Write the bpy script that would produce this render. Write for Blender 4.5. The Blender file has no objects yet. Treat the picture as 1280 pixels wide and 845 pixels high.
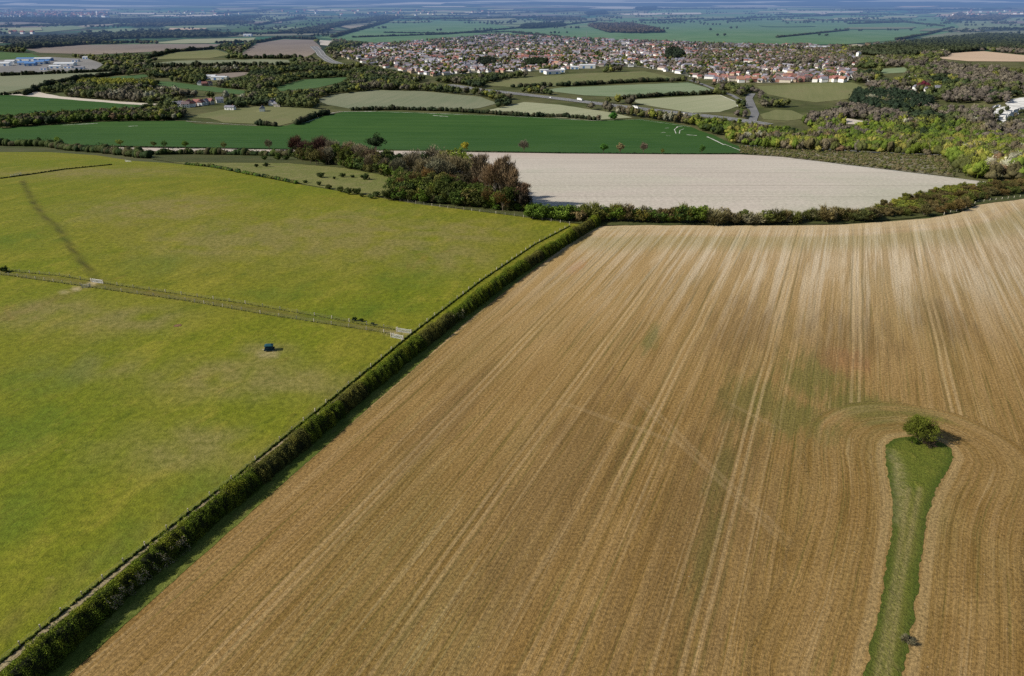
import bpy, math, random
import numpy as np
from mathutils import Vector, noise as mnoise
from mathutils.geometry import delaunay_2d_cdt
random.seed(7); rng = np.random.default_rng(7)
C = bpy.context.scene.collection
SC = bpy.context.scene

# ------------------------------------------------------------------ terrain and camera
FPX, W0, H0 = 890.0, 1280.0, 845.0
CAMZ = 100.0
PITCH = math.radians(26.0)
CP, SP = math.cos(PITCH), math.sin(PITCH)
def sm(a, b, v):
    t = np.clip((v-a)/(b-a), 0, 1); return t*t*(3-2*t)
def hgt(x, y):
    x = np.asarray(x, float); y = np.asarray(y, float)
    z = -70.0*sm(310, 1000, y)
    z = z + 0.8*np.sin(x/70.0+.6)*np.sin(y/90.0)*(1-sm(250, 400, y))
    z = z + 42.0*np.exp(-((x-1000)/380.0)**2-((y-1500)/520.0)**2)
    z = z + 14.0*np.exp(-((x-900)/500.0)**2-((y-3200)/600.0)**2)
    wob = .5+.5*np.sin(x/1700.0+1.3)*np.cos(x/620.0+.4)
    z = z + sm(6200, 8200, y)*(14+16*wob)
    z = z + sm(8200, 12500, y)*(70+50*(.5+.5*np.sin(x/2300.0)))
    return z
def h1(x, y): return float(hgt(x, y))
def P(px, py):
    """the ground point seen at a place in the photograph"""
    dx = (px-W0/2)/FPX; dv = (py-H0/2)/FPX
    d = (dx, CP-dv*SP, -SP-dv*CP)
    t0, t = 0.0, 20.0
    while t < 30000:
        if CAMZ+d[2]*t < h1(d[0]*t, d[1]*t): break
        t0 = t; t *= 1.03
    for _ in range(26):
        m = (t0+t)/2
        if CAMZ+d[2]*m < h1(d[0]*m, d[1]*m): t = m
        else: t0 = m
    return (d[0]*t, d[1]*t)
def proj(x, y, z):
    """where a world point stands in the photograph"""
    vz = z-CAMZ; dep = y*CP-vz*SP; up = y*SP+vz*CP
    return W0/2+FPX*x/dep, H0/2-FPX*up/dep
def PL(pts, step=14):
    out = []
    for i in range(len(pts)-1):
        a, b = pts[i], pts[i+1]
        n = max(1, int(math.hypot(b[0]-a[0], b[1]-a[1])/step))
        for k in range(n):
            t = k/n; out.append(P(a[0]+(b[0]-a[0])*t, a[1]+(b[1]-a[1])*t))
    out.append(P(*pts[-1]))
    return out
def PG(pts, step=14): return PL(list(pts)+[pts[0]], step)[:-1]
def resample(poly, d, closed=False):
    p = list(poly)+([poly[0]] if closed else [])
    out = []
    for i in range(len(p)-1):
        L = math.hypot(p[i+1][0]-p[i][0], p[i+1][1]-p[i][1]); n = max(1, int(L/d))
        for k in range(n):
            t = k/n; out.append((p[i][0]+(p[i+1][0]-p[i][0])*t, p[i][1]+(p[i+1][1]-p[i][1])*t))
    if not closed: out.append(tuple(p[-1]))
    return out
def inside(poly, X, Y):
    poly = np.asarray(poly); r = np.zeros(len(X), bool)
    x0, y0 = poly[:, 0], poly[:, 1]; x1, y1 = np.roll(x0, -1), np.roll(y0, -1)
    for a, b, c, d in zip(x0, y0, x1, y1):
        if b == d: continue
        m = ((b > Y) != (d > Y))
        r ^= m & (X < (c-a)*(Y-b)/(d-b)+a)
    return r
def seg_dist(poly, X, Y, closed=False):
    p = np.asarray(list(poly)+([poly[0]] if closed else []), float); best = np.full(len(X), 1e9)
    for i in range(len(p)-1):
        d = p[i+1]-p[i]; L2 = (d**2).sum()+1e-9
        t = np.clip(((X-p[i, 0])*d[0]+(Y-p[i, 1])*d[1])/L2, 0, 1)
        best = np.minimum(best, np.hypot(X-p[i, 0]-t*d[0], Y-p[i, 1]-t*d[1]))
    return best

cam_d = bpy.data.cameras.new('camera'); cam = bpy.data.objects.new('camera', cam_d); C.objects.link(cam)
cam.location = (0, 0, CAMZ); cam.rotation_euler = (math.pi/2-PITCH, 0, 0)
cam_d.sensor_width = 36; cam_d.lens = 36*FPX/W0; cam_d.clip_start = 1; cam_d.clip_end = 60000
SC.camera = cam

# ------------------------------------------------------------------ materials
class NT:
    def __init__(s, name):
        s.m = bpy.data.materials.new(name); s.m.use_nodes = True
        s.t = s.m.node_tree; s.t.nodes.clear()
        s.out = s.t.nodes.new('ShaderNodeOutputMaterial')
        s.b = s.t.nodes.new('ShaderNodeBsdfPrincipled'); s.t.links.new(s.b.outputs[0], s.out.inputs[0])
        s.b.inputs['Roughness'].default_value = .92; s.b.inputs['Specular IOR Level'].default_value = .12
    def n(s, typ, **kw):
        nd = s.t.nodes.new('ShaderNode'+typ)
        for k, v in kw.items(): setattr(nd, k, v)
        return nd
    def link(s, a, b): s.t.links.new(a, b)
    def val(s, sock, v):
        if isinstance(v, (int, float)): sock.default_value = v
        elif isinstance(v, (tuple, list)): sock.default_value = tuple(v)+((1,) if len(v) == 3 and len(sock.default_value) == 4 else ())
        else: s.link(v, sock)
    def math(s, op, a, b=0.0, c=0.0, clamp=False):
        nd = s.n('Math', operation=op, use_clamp=clamp); s.val(nd.inputs[0], a); s.val(nd.inputs[1], b); s.val(nd.inputs[2], c); return nd.outputs[0]
    def mix(s, f, a, b, mode='MIX'):
        nd = s.n('MixRGB', blend_type=mode); s.val(nd.inputs[0], f); s.val(nd.inputs[1], a); s.val(nd.inputs[2], b); return nd.outputs[0]
    def pos(s): return s.n('NewGeometry').outputs['Position']
    def mapping(s, vec, rot=0.0, scale=(1, 1, 1), loc=(0, 0, 0)):
        # rotate first so that x runs across the rows and y along them, then stretch
        a = s.n('Mapping', vector_type='POINT'); a.inputs['Rotation'].default_value = (0, 0, rot); s.link(vec, a.inputs[0])
        b = s.n('Mapping', vector_type='POINT'); b.inputs['Scale'].default_value = scale; b.inputs['Location'].default_value = loc
        s.link(a.outputs[0], b.inputs[0]); return b.outputs[0]
    def noise(s, vec, scale, detail=3, rough=.55, dist=0.0):
        nd = s.n('TexNoise'); s.link(vec, nd.inputs['Vector']); nd.inputs['Scale'].default_value = scale
        nd.inputs['Detail'].default_value = detail; nd.inputs['Roughness'].default_value = rough; nd.inputs['Distortion'].default_value = dist
        return nd.outputs[0]
    def ramp(s, v, lo, hi, a=0.0, b=1.0):
        nd = s.n('MapRange', clamp=True, interpolation_type='SMOOTHSTEP'); s.link(v, nd.inputs[0])
        for i, q in enumerate((lo, hi, a, b)): nd.inputs[i+1].default_value = q
        return nd.outputs[0]
    def attr(s, name): return s.n('Attribute', attribute_name=name).outputs['Fac']
    def col(s, c): s.val(s.b.inputs['Base Color'], c)
    def bump(s, hsock, dist, strength=1.0):
        nd = s.n('Bump'); nd.inputs['Distance'].default_value = dist; nd.inputs['Strength'].default_value = strength
        s.link(hsock, nd.inputs['Height']); s.link(nd.outputs[0], s.b.inputs['Normal'])

def plain(name, c, rough=.8, var=.12, sc=3.0, metal=0.0):
    t = NT(name); o = t.n('TexCoord').outputs['Object']
    f = t.ramp(t.noise(o, sc, 3), .3, .7)
    t.col(t.mix(f, tuple(max(0, q*(1-var)) for q in c), tuple(min(1, q*(1+var)) for q in c)))
    t.b.inputs['Roughness'].default_value = rough; t.b.inputs['Metallic'].default_value = metal
    return t.m

# ------------------------------------------------------------------ mesh and object helpers
def mesh(name, v, f, mats, smooth=False, fmat=None, attrs=None, cattr=None):
    me = bpy.data.meshes.new(name); v = np.asarray(v, np.float32)
    if isinstance(f, np.ndarray):
        k = f.shape[1]; me.vertices.add(len(v)); me.vertices.foreach_set('co', v.ravel())
        me.loops.add(f.size); me.loops.foreach_set('vertex_index', f.astype(np.int32).ravel())
        me.polygons.add(len(f)); me.polygons.foreach_set('loop_start', np.arange(0, f.size, k, dtype=np.int32))
        me.polygons.foreach_set('loop_total', np.full(len(f), k, np.int32)); me.update(calc_edges=True)
    else: me.from_pydata(v.tolist(), [], f)
    for m in (mats if isinstance(mats, (list, tuple)) else [mats]): me.materials.append(m)
    if fmat is not None: me.polygons.foreach_set('material_index', np.asarray(fmat, np.int32))
    if smooth: me.polygons.foreach_set('use_smooth', np.ones(len(me.polygons), bool))
    for k, a in (attrs or {}).items():
        at = me.attributes.new(k, 'FLOAT', 'POINT'); at.data.foreach_set('value', np.asarray(a, np.float32))
    if cattr is not None:
        at = me.attributes.new('tint', 'FLOAT_COLOR', 'POINT'); c = np.ones((len(v), 4), np.float32); c[:, :3] = cattr; at.data.foreach_set('color', c.ravel())
    me.validate(); return me
def obj(name, me, parent=None, loc=(0, 0, 0), rz=0.0, kind=None):
    o = bpy.data.objects.new(name, me); C.objects.link(o); o.location = loc; o.rotation_euler = (0, 0, rz)
    if parent: o.parent = parent
    if kind: o['kind'] = kind
    return o
def tag(o, label, cat, group=None, kind=None):
    o['label'] = label; o['category'] = cat
    if group: o['group'] = group
    if kind: o['kind'] = kind
    return o
def copy_tree(o, parent=None):
    c = o.copy(); C.objects.link(c)
    if parent: c.parent = parent
    for ch in list(o.children): copy_tree(ch, c)
    return c
class MB:
    def __init__(s): s.v = []; s.f = []
    def add(s, v, f):
        b = len(s.v); s.v += [tuple(q) for q in v]; s.f += [tuple(i+b for i in q) for q in f]; return s
    def box(s, x0, x1, y0, y1, z0, z1, top=1.0):
        cx, cy = (x0+x1)/2, (y0+y1)/2; k = top
        q = lambda x, y: (cx+(x-cx)*k, cy+(y-cy)*k)
        v = [(x0, y0, z0), (x1, y0, z0), (x1, y1, z0), (x0, y1, z0)]+[q(x0, y0)+(z1,), q(x1, y0)+(z1,), q(x1, y1)+(z1,), q(x0, y1)+(z1,)]
        return s.add(v, [(3, 2, 1, 0), (4, 5, 6, 7), (0, 1, 5, 4), (1, 2, 6, 5), (2, 3, 7, 6), (3, 0, 4, 7)])
    def tube(s, pts, rad, n=7):
        b = len(s.v); vs = []; fs = []
        for i, p in enumerate(pts):
            p = Vector(p); d = (Vector(pts[min(i+1, len(pts)-1)])-Vector(pts[max(i-1, 0)])).normalized()
            a = d.orthogonal().normalized(); c = d.cross(a)
            for k in range(n):
                t = 2*math.pi*k/n; vs.append(tuple(p+(a*math.cos(t)+c*math.sin(t))*rad[i]))
        for i in range(len(pts)-1):
            for k in range(n): fs.append((i*n+k, i*n+(k+1) % n, (i+1)*n+(k+1) % n, (i+1)*n+k))
        fs.append(tuple(range(n))[::-1]); fs.append(tuple((len(pts)-1)*n+k for k in range(n)))
        return s.add(vs, fs)
    def mesh(s, name, mat, smooth=False): return mesh(name, s.v, s.f, mat, smooth)

def drape(name, poly, mat, dz=0.0, step=20.0, jag=0.0, attrs=None, edge=None, kind='structure', seed=0.0):
    """a sheet of ground with the given outline (world x, y) laid on the terrain"""
    b = resample(poly, edge or step, True)
    if jag:
        q = []
        for i, p in enumerate(b):
            a, c = b[i-1], b[(i+1) % len(b)]; tx, ty = c[0]-a[0], c[1]-a[1]; L = math.hypot(tx, ty)+1e-9
            o = jag*(mnoise.noise(Vector((p[0]/(jag*8), p[1]/(jag*8), seed)))+.8*mnoise.noise(Vector((p[0]/(jag*2.2), p[1]/(jag*2.2), seed+5))))
            q.append((p[0]-ty/L*o, p[1]+tx/L*o))
        b = q
    bb = np.array(b); x0, y0 = bb.min(0); x1, y1 = bb.max(0)
    step = max(step, math.sqrt((x1-x0)*(y1-y0)/45000.0))
    gx, gy = np.meshgrid(np.arange(x0+step/2, x1, step), np.arange(y0+step/2, y1, step)); gx = gx.ravel(); gy = gy.ravel()
    if len(gx):
        m = inside(bb, gx, gy); gx, gy = gx[m], gy[m]
        if len(gx):
            m = seg_dist(b, gx, gy, True) > step*.3; gx, gy = gx[m], gy[m]
    ox, oy = bb[0]
    vs = [Vector((p[0]-ox, p[1]-oy)) for p in b]+[Vector((x-ox, y-oy)) for x, y in zip(gx, gy)]
    r = delaunay_2d_cdt(vs, [], [list(range(len(b)))], 1, 1e-4)
    V = np.array([(v[0]+ox, v[1]+oy) for v in r[0]]); F = np.array([list(f) for f in r[2] if len(f) == 3])
    z = hgt(V[:, 0], V[:, 1])+dz
    at = {k: fn(V[:, 0], V[:, 1]) for k, fn in (attrs or {}).items()}
    e1 = V[F[:, 1]]-V[F[:, 0]]; e2 = V[F[:, 2]]-V[F[:, 0]]
    flip = (e1[:, 0]*e2[:, 1]-e1[:, 1]*e2[:, 0]) < 0; F[flip] = F[flip][:, ::-1]
    return obj(name, mesh(name, np.column_stack([V, z]), F, mat, True, attrs=at), kind=kind)
def ribbon(name, line, w, mat, dz=.12, step=8.0, kind='structure', off=0.0):
    p = resample(line, step); v = []; f = []
    for i, q in enumerate(p):
        a, c = p[max(i-1, 0)], p[min(i+1, len(p)-1)]; tx, ty = c[0]-a[0], c[1]-a[1]; L = math.hypot(tx, ty)+1e-9
        nx, ny = -ty/L, tx/L; wi = w(i/len(p)) if callable(w) else w
        for k in (-1, 0, 1):
            x, y = q[0]+nx*(off+k*wi/2), q[1]+ny*(off+k*wi/2); v.append((x, y, h1(x, y)+dz))
    for i in range(len(p)-1):
        for k in (0, 1): f.append((i*3+k, (i+1)*3+k, (i+1)*3+k+1, i*3+k+1)[::-1])
    me = mesh(name, v, f, mat, True)
    return obj(name, me, kind=kind)

# ------------------------------------------------------------------ layout lines (places read off the photograph, stood on the terrain)
HEDGE = PL([(8, 868), (40, 842), (122, 768), (220, 684), (313, 608), (420, 519), (520, 436), (640, 345), (745, 279)], 30)
FENCE = PL([(-40, 862), (0, 829), (155, 704), (290, 600), (380, 527), (464, 459), (515, 417), (600, 352), (668, 306), (712, 283)], 30)
FIELD_EDGE = [(60, 868), (85, 845), (203, 739), (340, 617), (440, 528), (518, 460), (580, 405), (650, 350), (712, 303), (750, 283)]
a0, a1 = P(203, 739), P(712, 303)
ROWDIR = math.atan2(a1[1]-a0[1], a1[0]-a0[0])           # bearing of the drill rows
ROWROT = math.pi/2-ROWDIR                               # turns the rows onto +y

# ------------------------------------------------------------------ soil of the big field
def blob(t, pos, px, py, rx, ry, amt=1.0, lo=1.0, hi=.2, n=None):
    """soft patch around a point on the ground; rx across the rows, ry along them, in metres"""
    x, y = P(px, py)
    a = t.n('VectorMath', operation='SUBTRACT'); t.link(pos, a.inputs[0]); a.inputs[1].default_value = (x, y, 0)
    m = t.mapping(a.outputs[0], ROWROT, (1/rx, 1/ry, 0))
    L = t.n('VectorMath', operation='LENGTH'); t.link(m, L.inputs[0])
    d = L.outputs['Value']
    if n is not None: d = t.math('ADD', d, t.math('MULTIPLY', t.math('SUBTRACT', n, .5), 2.8))
    return t.ramp(d, hi, lo, amt, 0.0)
def soil_material():
    t = NT('sown_soil'); pos = t.pos()
    flat = t.n('VectorMath', operation='MULTIPLY'); t.link(pos, flat.inputs[0]); flat.inputs[1].default_value = (1, 1, 0); pos = flat.outputs[0]
    big = t.noise(pos, .012, 4, .6); mid = t.noise(pos, .06, 4, .6, .6)
    sd = t.attr('island'); rp = t.n('SeparateXYZ'); t.link(t.mapping(pos, ROWROT), rp.inputs[0])
    ring = t.ramp(t.math('ADD', sd, t.math('MULTIPLY', t.math('SUBTRACT', mid, .5), 5.0)), 17.3, 16.7)
    xr = t.math('ADD', t.math('MULTIPLY', rp.outputs[0], t.math('SUBTRACT', 1.0, ring)), t.math('MULTIPLY', t.math('ADD', sd, 519.0), ring))
    cb = t.n('CombineXYZ'); t.link(xr, cb.inputs[0]); t.link(rp.outputs[1], cb.inputs[1]); rpos = cb.outputs[0]
    s1 = t.noise(t.mapping(rpos, 0, (.35, .006, 1)), 1, 3, .6)
    s2 = t.noise(t.mapping(rpos, 0, (1.3, .018, 1), (7, 3, 0)), 1, 3, .65)
    s3 = t.noise(t.mapping(rpos, 0, (2.6, .04, 1), (3, 9, 0)), 1, 3, .75)
    grain = t.noise(pos, 1.6, 3, .7); grain2 = t.noise(pos, 5.0, 2, .7)
    sep = t.n('SeparateXYZ'); t.link(pos, sep.inputs[0]); Yw = sep.outputs[1]; Xw = sep.outputs[0]
    dry = t.math('ADD', t.ramp(Yw, 95, 330), t.math('MULTIPLY', t.math('SUBTRACT', big, .5), .9), clamp=True)
    c = t.mix(dry, (.205, .122, .034), (.385, .255, .105))
    c = t.mix(t.math('MULTIPLY', t.ramp(mid, .4, .75), .45), c, (.30, .195, .068))
    # green bloom of seedlings, redder clay, pale chalk
    g = t.math('MULTIPLY', t.ramp(t.noise(t.mapping(pos, ROWROT, (.02, .008, 1), (2, 5, 0)), 1, 4, .6), .47, .7), t.ramp(s2, .35, .62))
    c = t.mix(t.math('MULTIPLY', g, .5), c, (.125, .125, .032))
    c = t.mix(t.math('MULTIPLY', t.ramp(s2, .44, .33), .45), c, (.115, .12, .03))
    # drilling rows
    k = t.math('ADD', t.math('MULTIPLY', s1, .8), t.math('ADD', t.math('MULTIPLY', s2, .8), t.math('MULTIPLY', s3, .75)))
    kk = t.ramp(k, .98, 1.42)
    c = t.mix(t.math('MULTIPLY', kk, .28), c, (.44, .31, .16))
    c = t.mix(t.math('MULTIPLY', t.ramp(k, 1.16, .92), .34), c, (.105, .068, .022))
    nn = t.noise(t.mapping(rpos, 0, (.35, .05, 1), (1, 1, 0)), 1, 5, .7)
    def patch(col, amt, *bl):
        nonlocal c
        tot = None
        for b in bl:
            q = blob(t, pos, *b, n=nn); tot = q if tot is None else t.math('MAXIMUM', tot, q)
        c = t.mix(t.math('MULTIPLY', tot, amt), c, col)
    patch((.105, .115, .026), .62, (812, 425, 4, 18), (1075, 508, 16, 12), (985, 520, 14, 18), (1020, 470, 14, 26), (1150, 518, 12, 5), (1100, 515, 10, 4), (900, 590, 3, 30), (880, 690, 3, 22), (940, 500, 12, 20), (770, 285, 10, 6))
    patch((.36, .17, .08), .5, (722, 332, 4, 12), (1058, 450, 10, 14))
    patch((.135, .085, .033), .45, (880, 640, 18, 70), (700, 600, 16, 60), (930, 410, 14, 45), (1060, 420, 22, 32), (1180, 400, 14, 30), (560, 520, 8, 40))
    # chalk where the soil thins towards the brow
    ch = t.math('MULTIPLY', t.ramp(Yw, 175, 300), t.ramp(t.noise(t.mapping(pos, ROWROT, (.30, .006, 1), (4, 4, 0)), 1, 6, .75), .44, .60))
    ch = t.math('MULTIPLY', ch, t.ramp(Xw, -60, 110, .10, 1))
    pale_ = t.math('MULTIPLY', t.ramp(Yw, 190, 310), t.ramp(Xw, 0, 160)); c = t.mix(t.math('MULTIPLY', pale_, .42), c, (.42, .34, .24)); c = t.mix(t.math('MULTIPLY', ch, .68), c, (.62, .53, .40))
    patch((.60, .49, .34), .32, (985, 318, 4, 34), (1128, 330, 5, 34), (830, 312, 5, 25), (1045, 330, 4, 30), (1185, 330, 6, 26), (1245, 300, 8, 22), (740, 305, 5, 18))
    # tramlines: a pair of wheelings every 24 m, a single drill join every 12 m
    sx = t.n('SeparateXYZ'); t.link(rpos, sx.inputs[0])
    wob = t.noise(t.mapping(pos, ROWROT, (.01, .01, 1)), 1, 2)
    u = t.math('ADD', sx.outputs[0], t.math('MULTIPLY', wob, 3.0))
    def lines(period, off, half, w, soft):
        a = t.math('PINGPONG', t.math('ADD', u, off+100*period), period/2)
        d = t.math('ABSOLUTE', t.math('SUBTRACT', a, half)); return t.ramp(d, w+soft, w, 0, 1)
    brk = t.ramp(t.noise(t.mapping(pos, ROWROT, (.05, .012, 1), (9, 2, 0)), 1, 3), .34, .56, .3, 1)
    free = t.ramp(sd, 3, 6)
    tl = t.math('MULTIPLY', t.math('MULTIPLY', lines(24, 5, .95, .22, .35), brk), free)
    c = t.mix(t.math('MULTIPLY', tl, t.ramp(Yw, 90, 220, .26, .5)), c, (.50, .37, .20))
    gl = t.math('MULTIPLY', lines(24, 5, 1.9, .15, .3), t.math('MULTIPLY', brk, free))
    c = t.mix(t.math('MULTIPLY', gl, .4), c, (.10, .085, .025))
    jn = t.math('MULTIPLY', lines(12, 11, .0, .5, .8), t.ramp(s2, .45, .6)); c = t.mix(t.math('MULTIPLY', jn, .22), c, (.46, .34, .18))
    # headland turns round the grass island and along the brow
    for attr_, bands in (('island', ((1.3, .7, .45), (13.2, .3, .3), (15.0, .3, .3))), ('brow', ((1.5, 1.2, .5), (5.0, .35, .45), (7.0, .35, .45), (12.5, 1.0, .25), (18, .4, .2)))):
        a = t.attr(attr_)
        for r0, w, amt in bands:
            d = t.math('ABSOLUTE', t.math('SUBTRACT', t.math('ADD', a, t.math('MULTIPLY', t.math('SUBTRACT', mid, .5), 1.2)), r0))
            m_ = t.math('MULTIPLY', t.ramp(d, w+.7, w*.6), amt*(.62 if attr_ == 'island' else 1))
            if attr_ == 'island' and r0 > 3: m_ = t.math('MULTIPLY', m_, t.math('MULTIPLY', t.ramp(Yw, 110, 175), brk))
            c = t.mix(m_, c, (.52, .39, .21))
    hb = t.ramp(t.attr('brow'), 16, 2); c = t.mix(t.math('MULTIPLY', hb, .5), c, (.49, .39, .24)); c = t.mix(t.math('MULTIPLY', t.math('MULTIPLY', t.ramp(t.attr('brow'), 14, 20), t.ramp(t.attr('brow'), 44, 26)), .3), c, (.20, .20, .07))
    # crossing marks of old wheelings
    for (p0, p1, w) in (((780, 490), (990, 690), .35), ((786, 486), (997, 686), .35), ((690, 500), (860, 560), .5), ((900, 500), (980, 540), .4), ((1010, 360), (960, 300), .5)):
        A, B = P(*p0), P(*p1); L = math.hypot(B[0]-A[0], B[1]-A[1]); nx, ny = -(B[1]-A[1])/L, (B[0]-A[0])/L; tx, ty = (B[0]-A[0])/L, (B[1]-A[1])/L
        dt = t.n('VectorMath', operation='DOT_PRODUCT'); t.link(pos, dt.inputs[0]); dt.inputs[1].default_value = (nx, ny, 0)
        dl = t.n('VectorMath', operation='DOT_PRODUCT'); t.link(pos, dl.inputs[0]); dl.inputs[1].default_value = (tx, ty, 0)
        s0 = A[0]*tx+A[1]*ty
        d = t.math('ABSOLUTE', t.math('SUBTRACT', t.math('ADD', dt.outputs['Value'], t.math('MULTIPLY', t.math('SUBTRACT', big, .5), 8)), A[0]*nx+A[1]*ny))
        m = t.math('MULTIPLY', t.ramp(d, w+.6, w), t.math('MULTIPLY', t.ramp(dl.outputs['Value'], s0-3, s0+8), t.ramp(dl.outputs['Value'], s0+L+3, s0+L-8)))
        c = t.mix(t.math('MULTIPLY', m, .17), c, (.42, .31, .17))
    gg = t.math('ADD', t.math('MULTIPLY', grain, .6), t.math('MULTIPLY', grain2, .4))
    c = t.mix(1.0, c, t.mix(t.ramp(gg, .33, .67), (.52, .51, .48), (1.55, 1.53, 1.48)), 'MULTIPLY')
    st = t.ramp(t.noise(pos, 2.2, 1), .76, .80); c = t.mix(t.math('MULTIPLY', st, .5), c, (.6, .55, .45))
    t.col(c)
    hh = t.math('ADD', t.math('MULTIPLY', s3, .5), t.math('ADD', t.math('MULTIPLY', gg, .9), t.math('MULTIPLY', s2, .7)))
    t.bump(hh, .22, .8)
    return t.m
def grass_material(name, c1, c2, c3, dark=(.07, .10, .012), scale=1.0, attrs=(), bumpd=.35, rowrot=.35):
    t = NT(name); pos = t.pos()
    flat = t.n('VectorMath', operation='MULTIPLY'); t.link(pos, flat.inputs[0]); flat.inputs[1].default_value = (1, 1, 0); pos = flat.outputs[0]
    big = t.noise(pos, .010*scale, 5, .6, .4); mid = t.noise(t.mapping(pos, rowrot, (.10*scale, (.05 if name != 'island_grass' else .12)*scale, 1)), 1, 5, .65, .8)
    sm_ = t.noise(pos, .55*scale, 4, .7); fine = t.noise(pos, 2.4, 3, .75)
    c = t.mix(t.ramp(big, .35, .65, .15, .85), c1, c2)
    c = t.mix(t.math('MULTIPLY', t.ramp(mid, .48, .72), .8), c, c3)
    c = t.mix(t.math('MULTIPLY', t.ramp(mid, .46, .26), .5), c, dark)
    mow = t.noise(t.mapping(pos, ROWROT, (1.1, .05, 1), (5, 5, 0)), 1, 3, .7); c = t.mix(t.math('MULTIPLY', t.ramp(mow, .46, .30), .4), c, dark)
    stain = t.noise(pos, .035*scale, 4, .7, 1.0)
    c = t.mix(t.math('MULTIPLY', t.ramp(stain, .6, .72), .5), c, (c2[0]*1.15, c2[1]*.86, c2[2]*1.6))
    if name == 'pasture_grass':
        sp = t.ramp(t.noise(pos, .22, 4, .75), .60, .72); c = t.mix(t.math('MULTIPLY', sp, .45), c, (.30, .26, .06)); sq = t.ramp(t.noise(pos, .33, 4, .75), .40, .30); c = t.mix(t.math('MULTIPLY', sq, .5), c, (.065, .095, .008))
    for a, col, amt in attrs:
        q = t.math('MULTIPLY', t.attr(a), t.ramp(sm_, .3, .6, .65, 1)); c = t.mix(t.math('MULTIPLY', q, amt), c, col)
    gg = t.math('ADD', t.math('MULTIPLY', sm_, .5), t.math('MULTIPLY', fine, .5))
    c = t.mix(1.0, c, t.mix(t.ramp(gg, .34, .66), (.60, .62, .58), (1.38, 1.36, 1.38)), 'MULTIPLY')
    t.col(c); t.bump(t.math('ADD', gg, t.math('MULTIPLY', mid, 1.2)), bumpd, .8)
    return t.m
def crop_material(name, c1, c2, ang=0.0, stripe=.35, sc=1.0, line=None, patch=None):
    """a far field: two soil or crop tones in long streaks, seen from over 400 m"""
    t = NT(name); pos = t.pos()
    flat = t.n('VectorMath', operation='MULTIPLY'); t.link(pos, flat.inputs[0]); flat.inputs[1].default_value = (1, 1, 0); pos = flat.outputs[0]
    big = t.noise(pos, .006*sc, 5, .6, .5); st = t.noise(t.mapping(pos, ang, (.11*sc, .006*sc, 1)), 1, 4, .6)
    f = t.math('ADD', t.math('MULTIPLY', t.ramp(big, .35, .65), 1-stripe), t.math('MULTIPLY', t.ramp(st, .35, .65), stripe))
    c = t.mix(f, c1, c2)
    if patch:
        q = t.ramp(t.noise(pos, .016*sc, 4, .65, .4), .56, .68); c = t.mix(t.math('MULTIPLY', q, .6), c, patch)
    if name == 'chalky_tilth':
        s_ = t.n('SeparateXYZ'); t.link(pos, s_.inputs[0]); Yc = s_.outputs[1]
        st2 = t.noise(t.mapping(pos, ang, (.5, .004, 1), (3, 3, 0)), 1, 4, .7); c = t.mix(t.math('MULTIPLY', t.ramp(st2, .50, .36), .45), c, (.40, .37, .30))
        c = t.mix(t.math('MULTIPLY', t.ramp(Yc, 560, 680), .45), c, (.50, .39, .33))
        lw = t.math('MULTIPLY', t.ramp(Yc, 520, 400), t.ramp(big, .42, .62)); c = t.mix(t.math('MULTIPLY', lw, .6), c, (.38, .38, .28))
        for px_, py_, w_ in ((760, 215.5, 1.0), (760, 204, .8), (760, 232, .6), (800, 246, .5), (700, 198, .8)):
            y0_ = P(px_, py_)[1]; d_ = t.math('ABSOLUTE', t.math('SUBTRACT', t.math('ADD', Yc, t.math('MULTIPLY', t.math('SUBTRACT', big, .5), 6)), y0_)); c = t.mix(t.math('MULTIPLY', t.ramp(d_, w_+1.2, w_), t.ramp(st, .3, .6, .08, .32)), c, (.20, .18, .13))
    if name == 'winter_wheat':
        st2 = t.noise(t.mapping(pos, ang, (.35, .004, 1), (3, 3, 0)), 1, 4, .7); c = t.mix(t.math('MULTIPLY', t.ramp(st2, .5, .68), .5), c, (.060, .115, .035)); c = t.mix(t.math('MULTIPLY', t.ramp(st2, .46, .3), .5), c, (.012, .050, .014))
    if line:
        r = t.mapping(pos, ang); s = t.n('SeparateXYZ'); t.link(r, s.inputs[0])
        a = t.math('PINGPONG', t.math('ADD', s.outputs[0], 12000.0), 14.0); c = t.mix(t.math('MULTIPLY', t.ramp(a, 1.6, .6), .45), c, line)
    g = t.noise(pos, .5, 3, .7); c = t.mix(1.0, c, t.mix(t.ramp(g, .3, .7), (.85, .85, .85), (1.15, 1.15, 1.15)), 'MULTIPLY')
    t.col(c); return t.m

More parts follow.
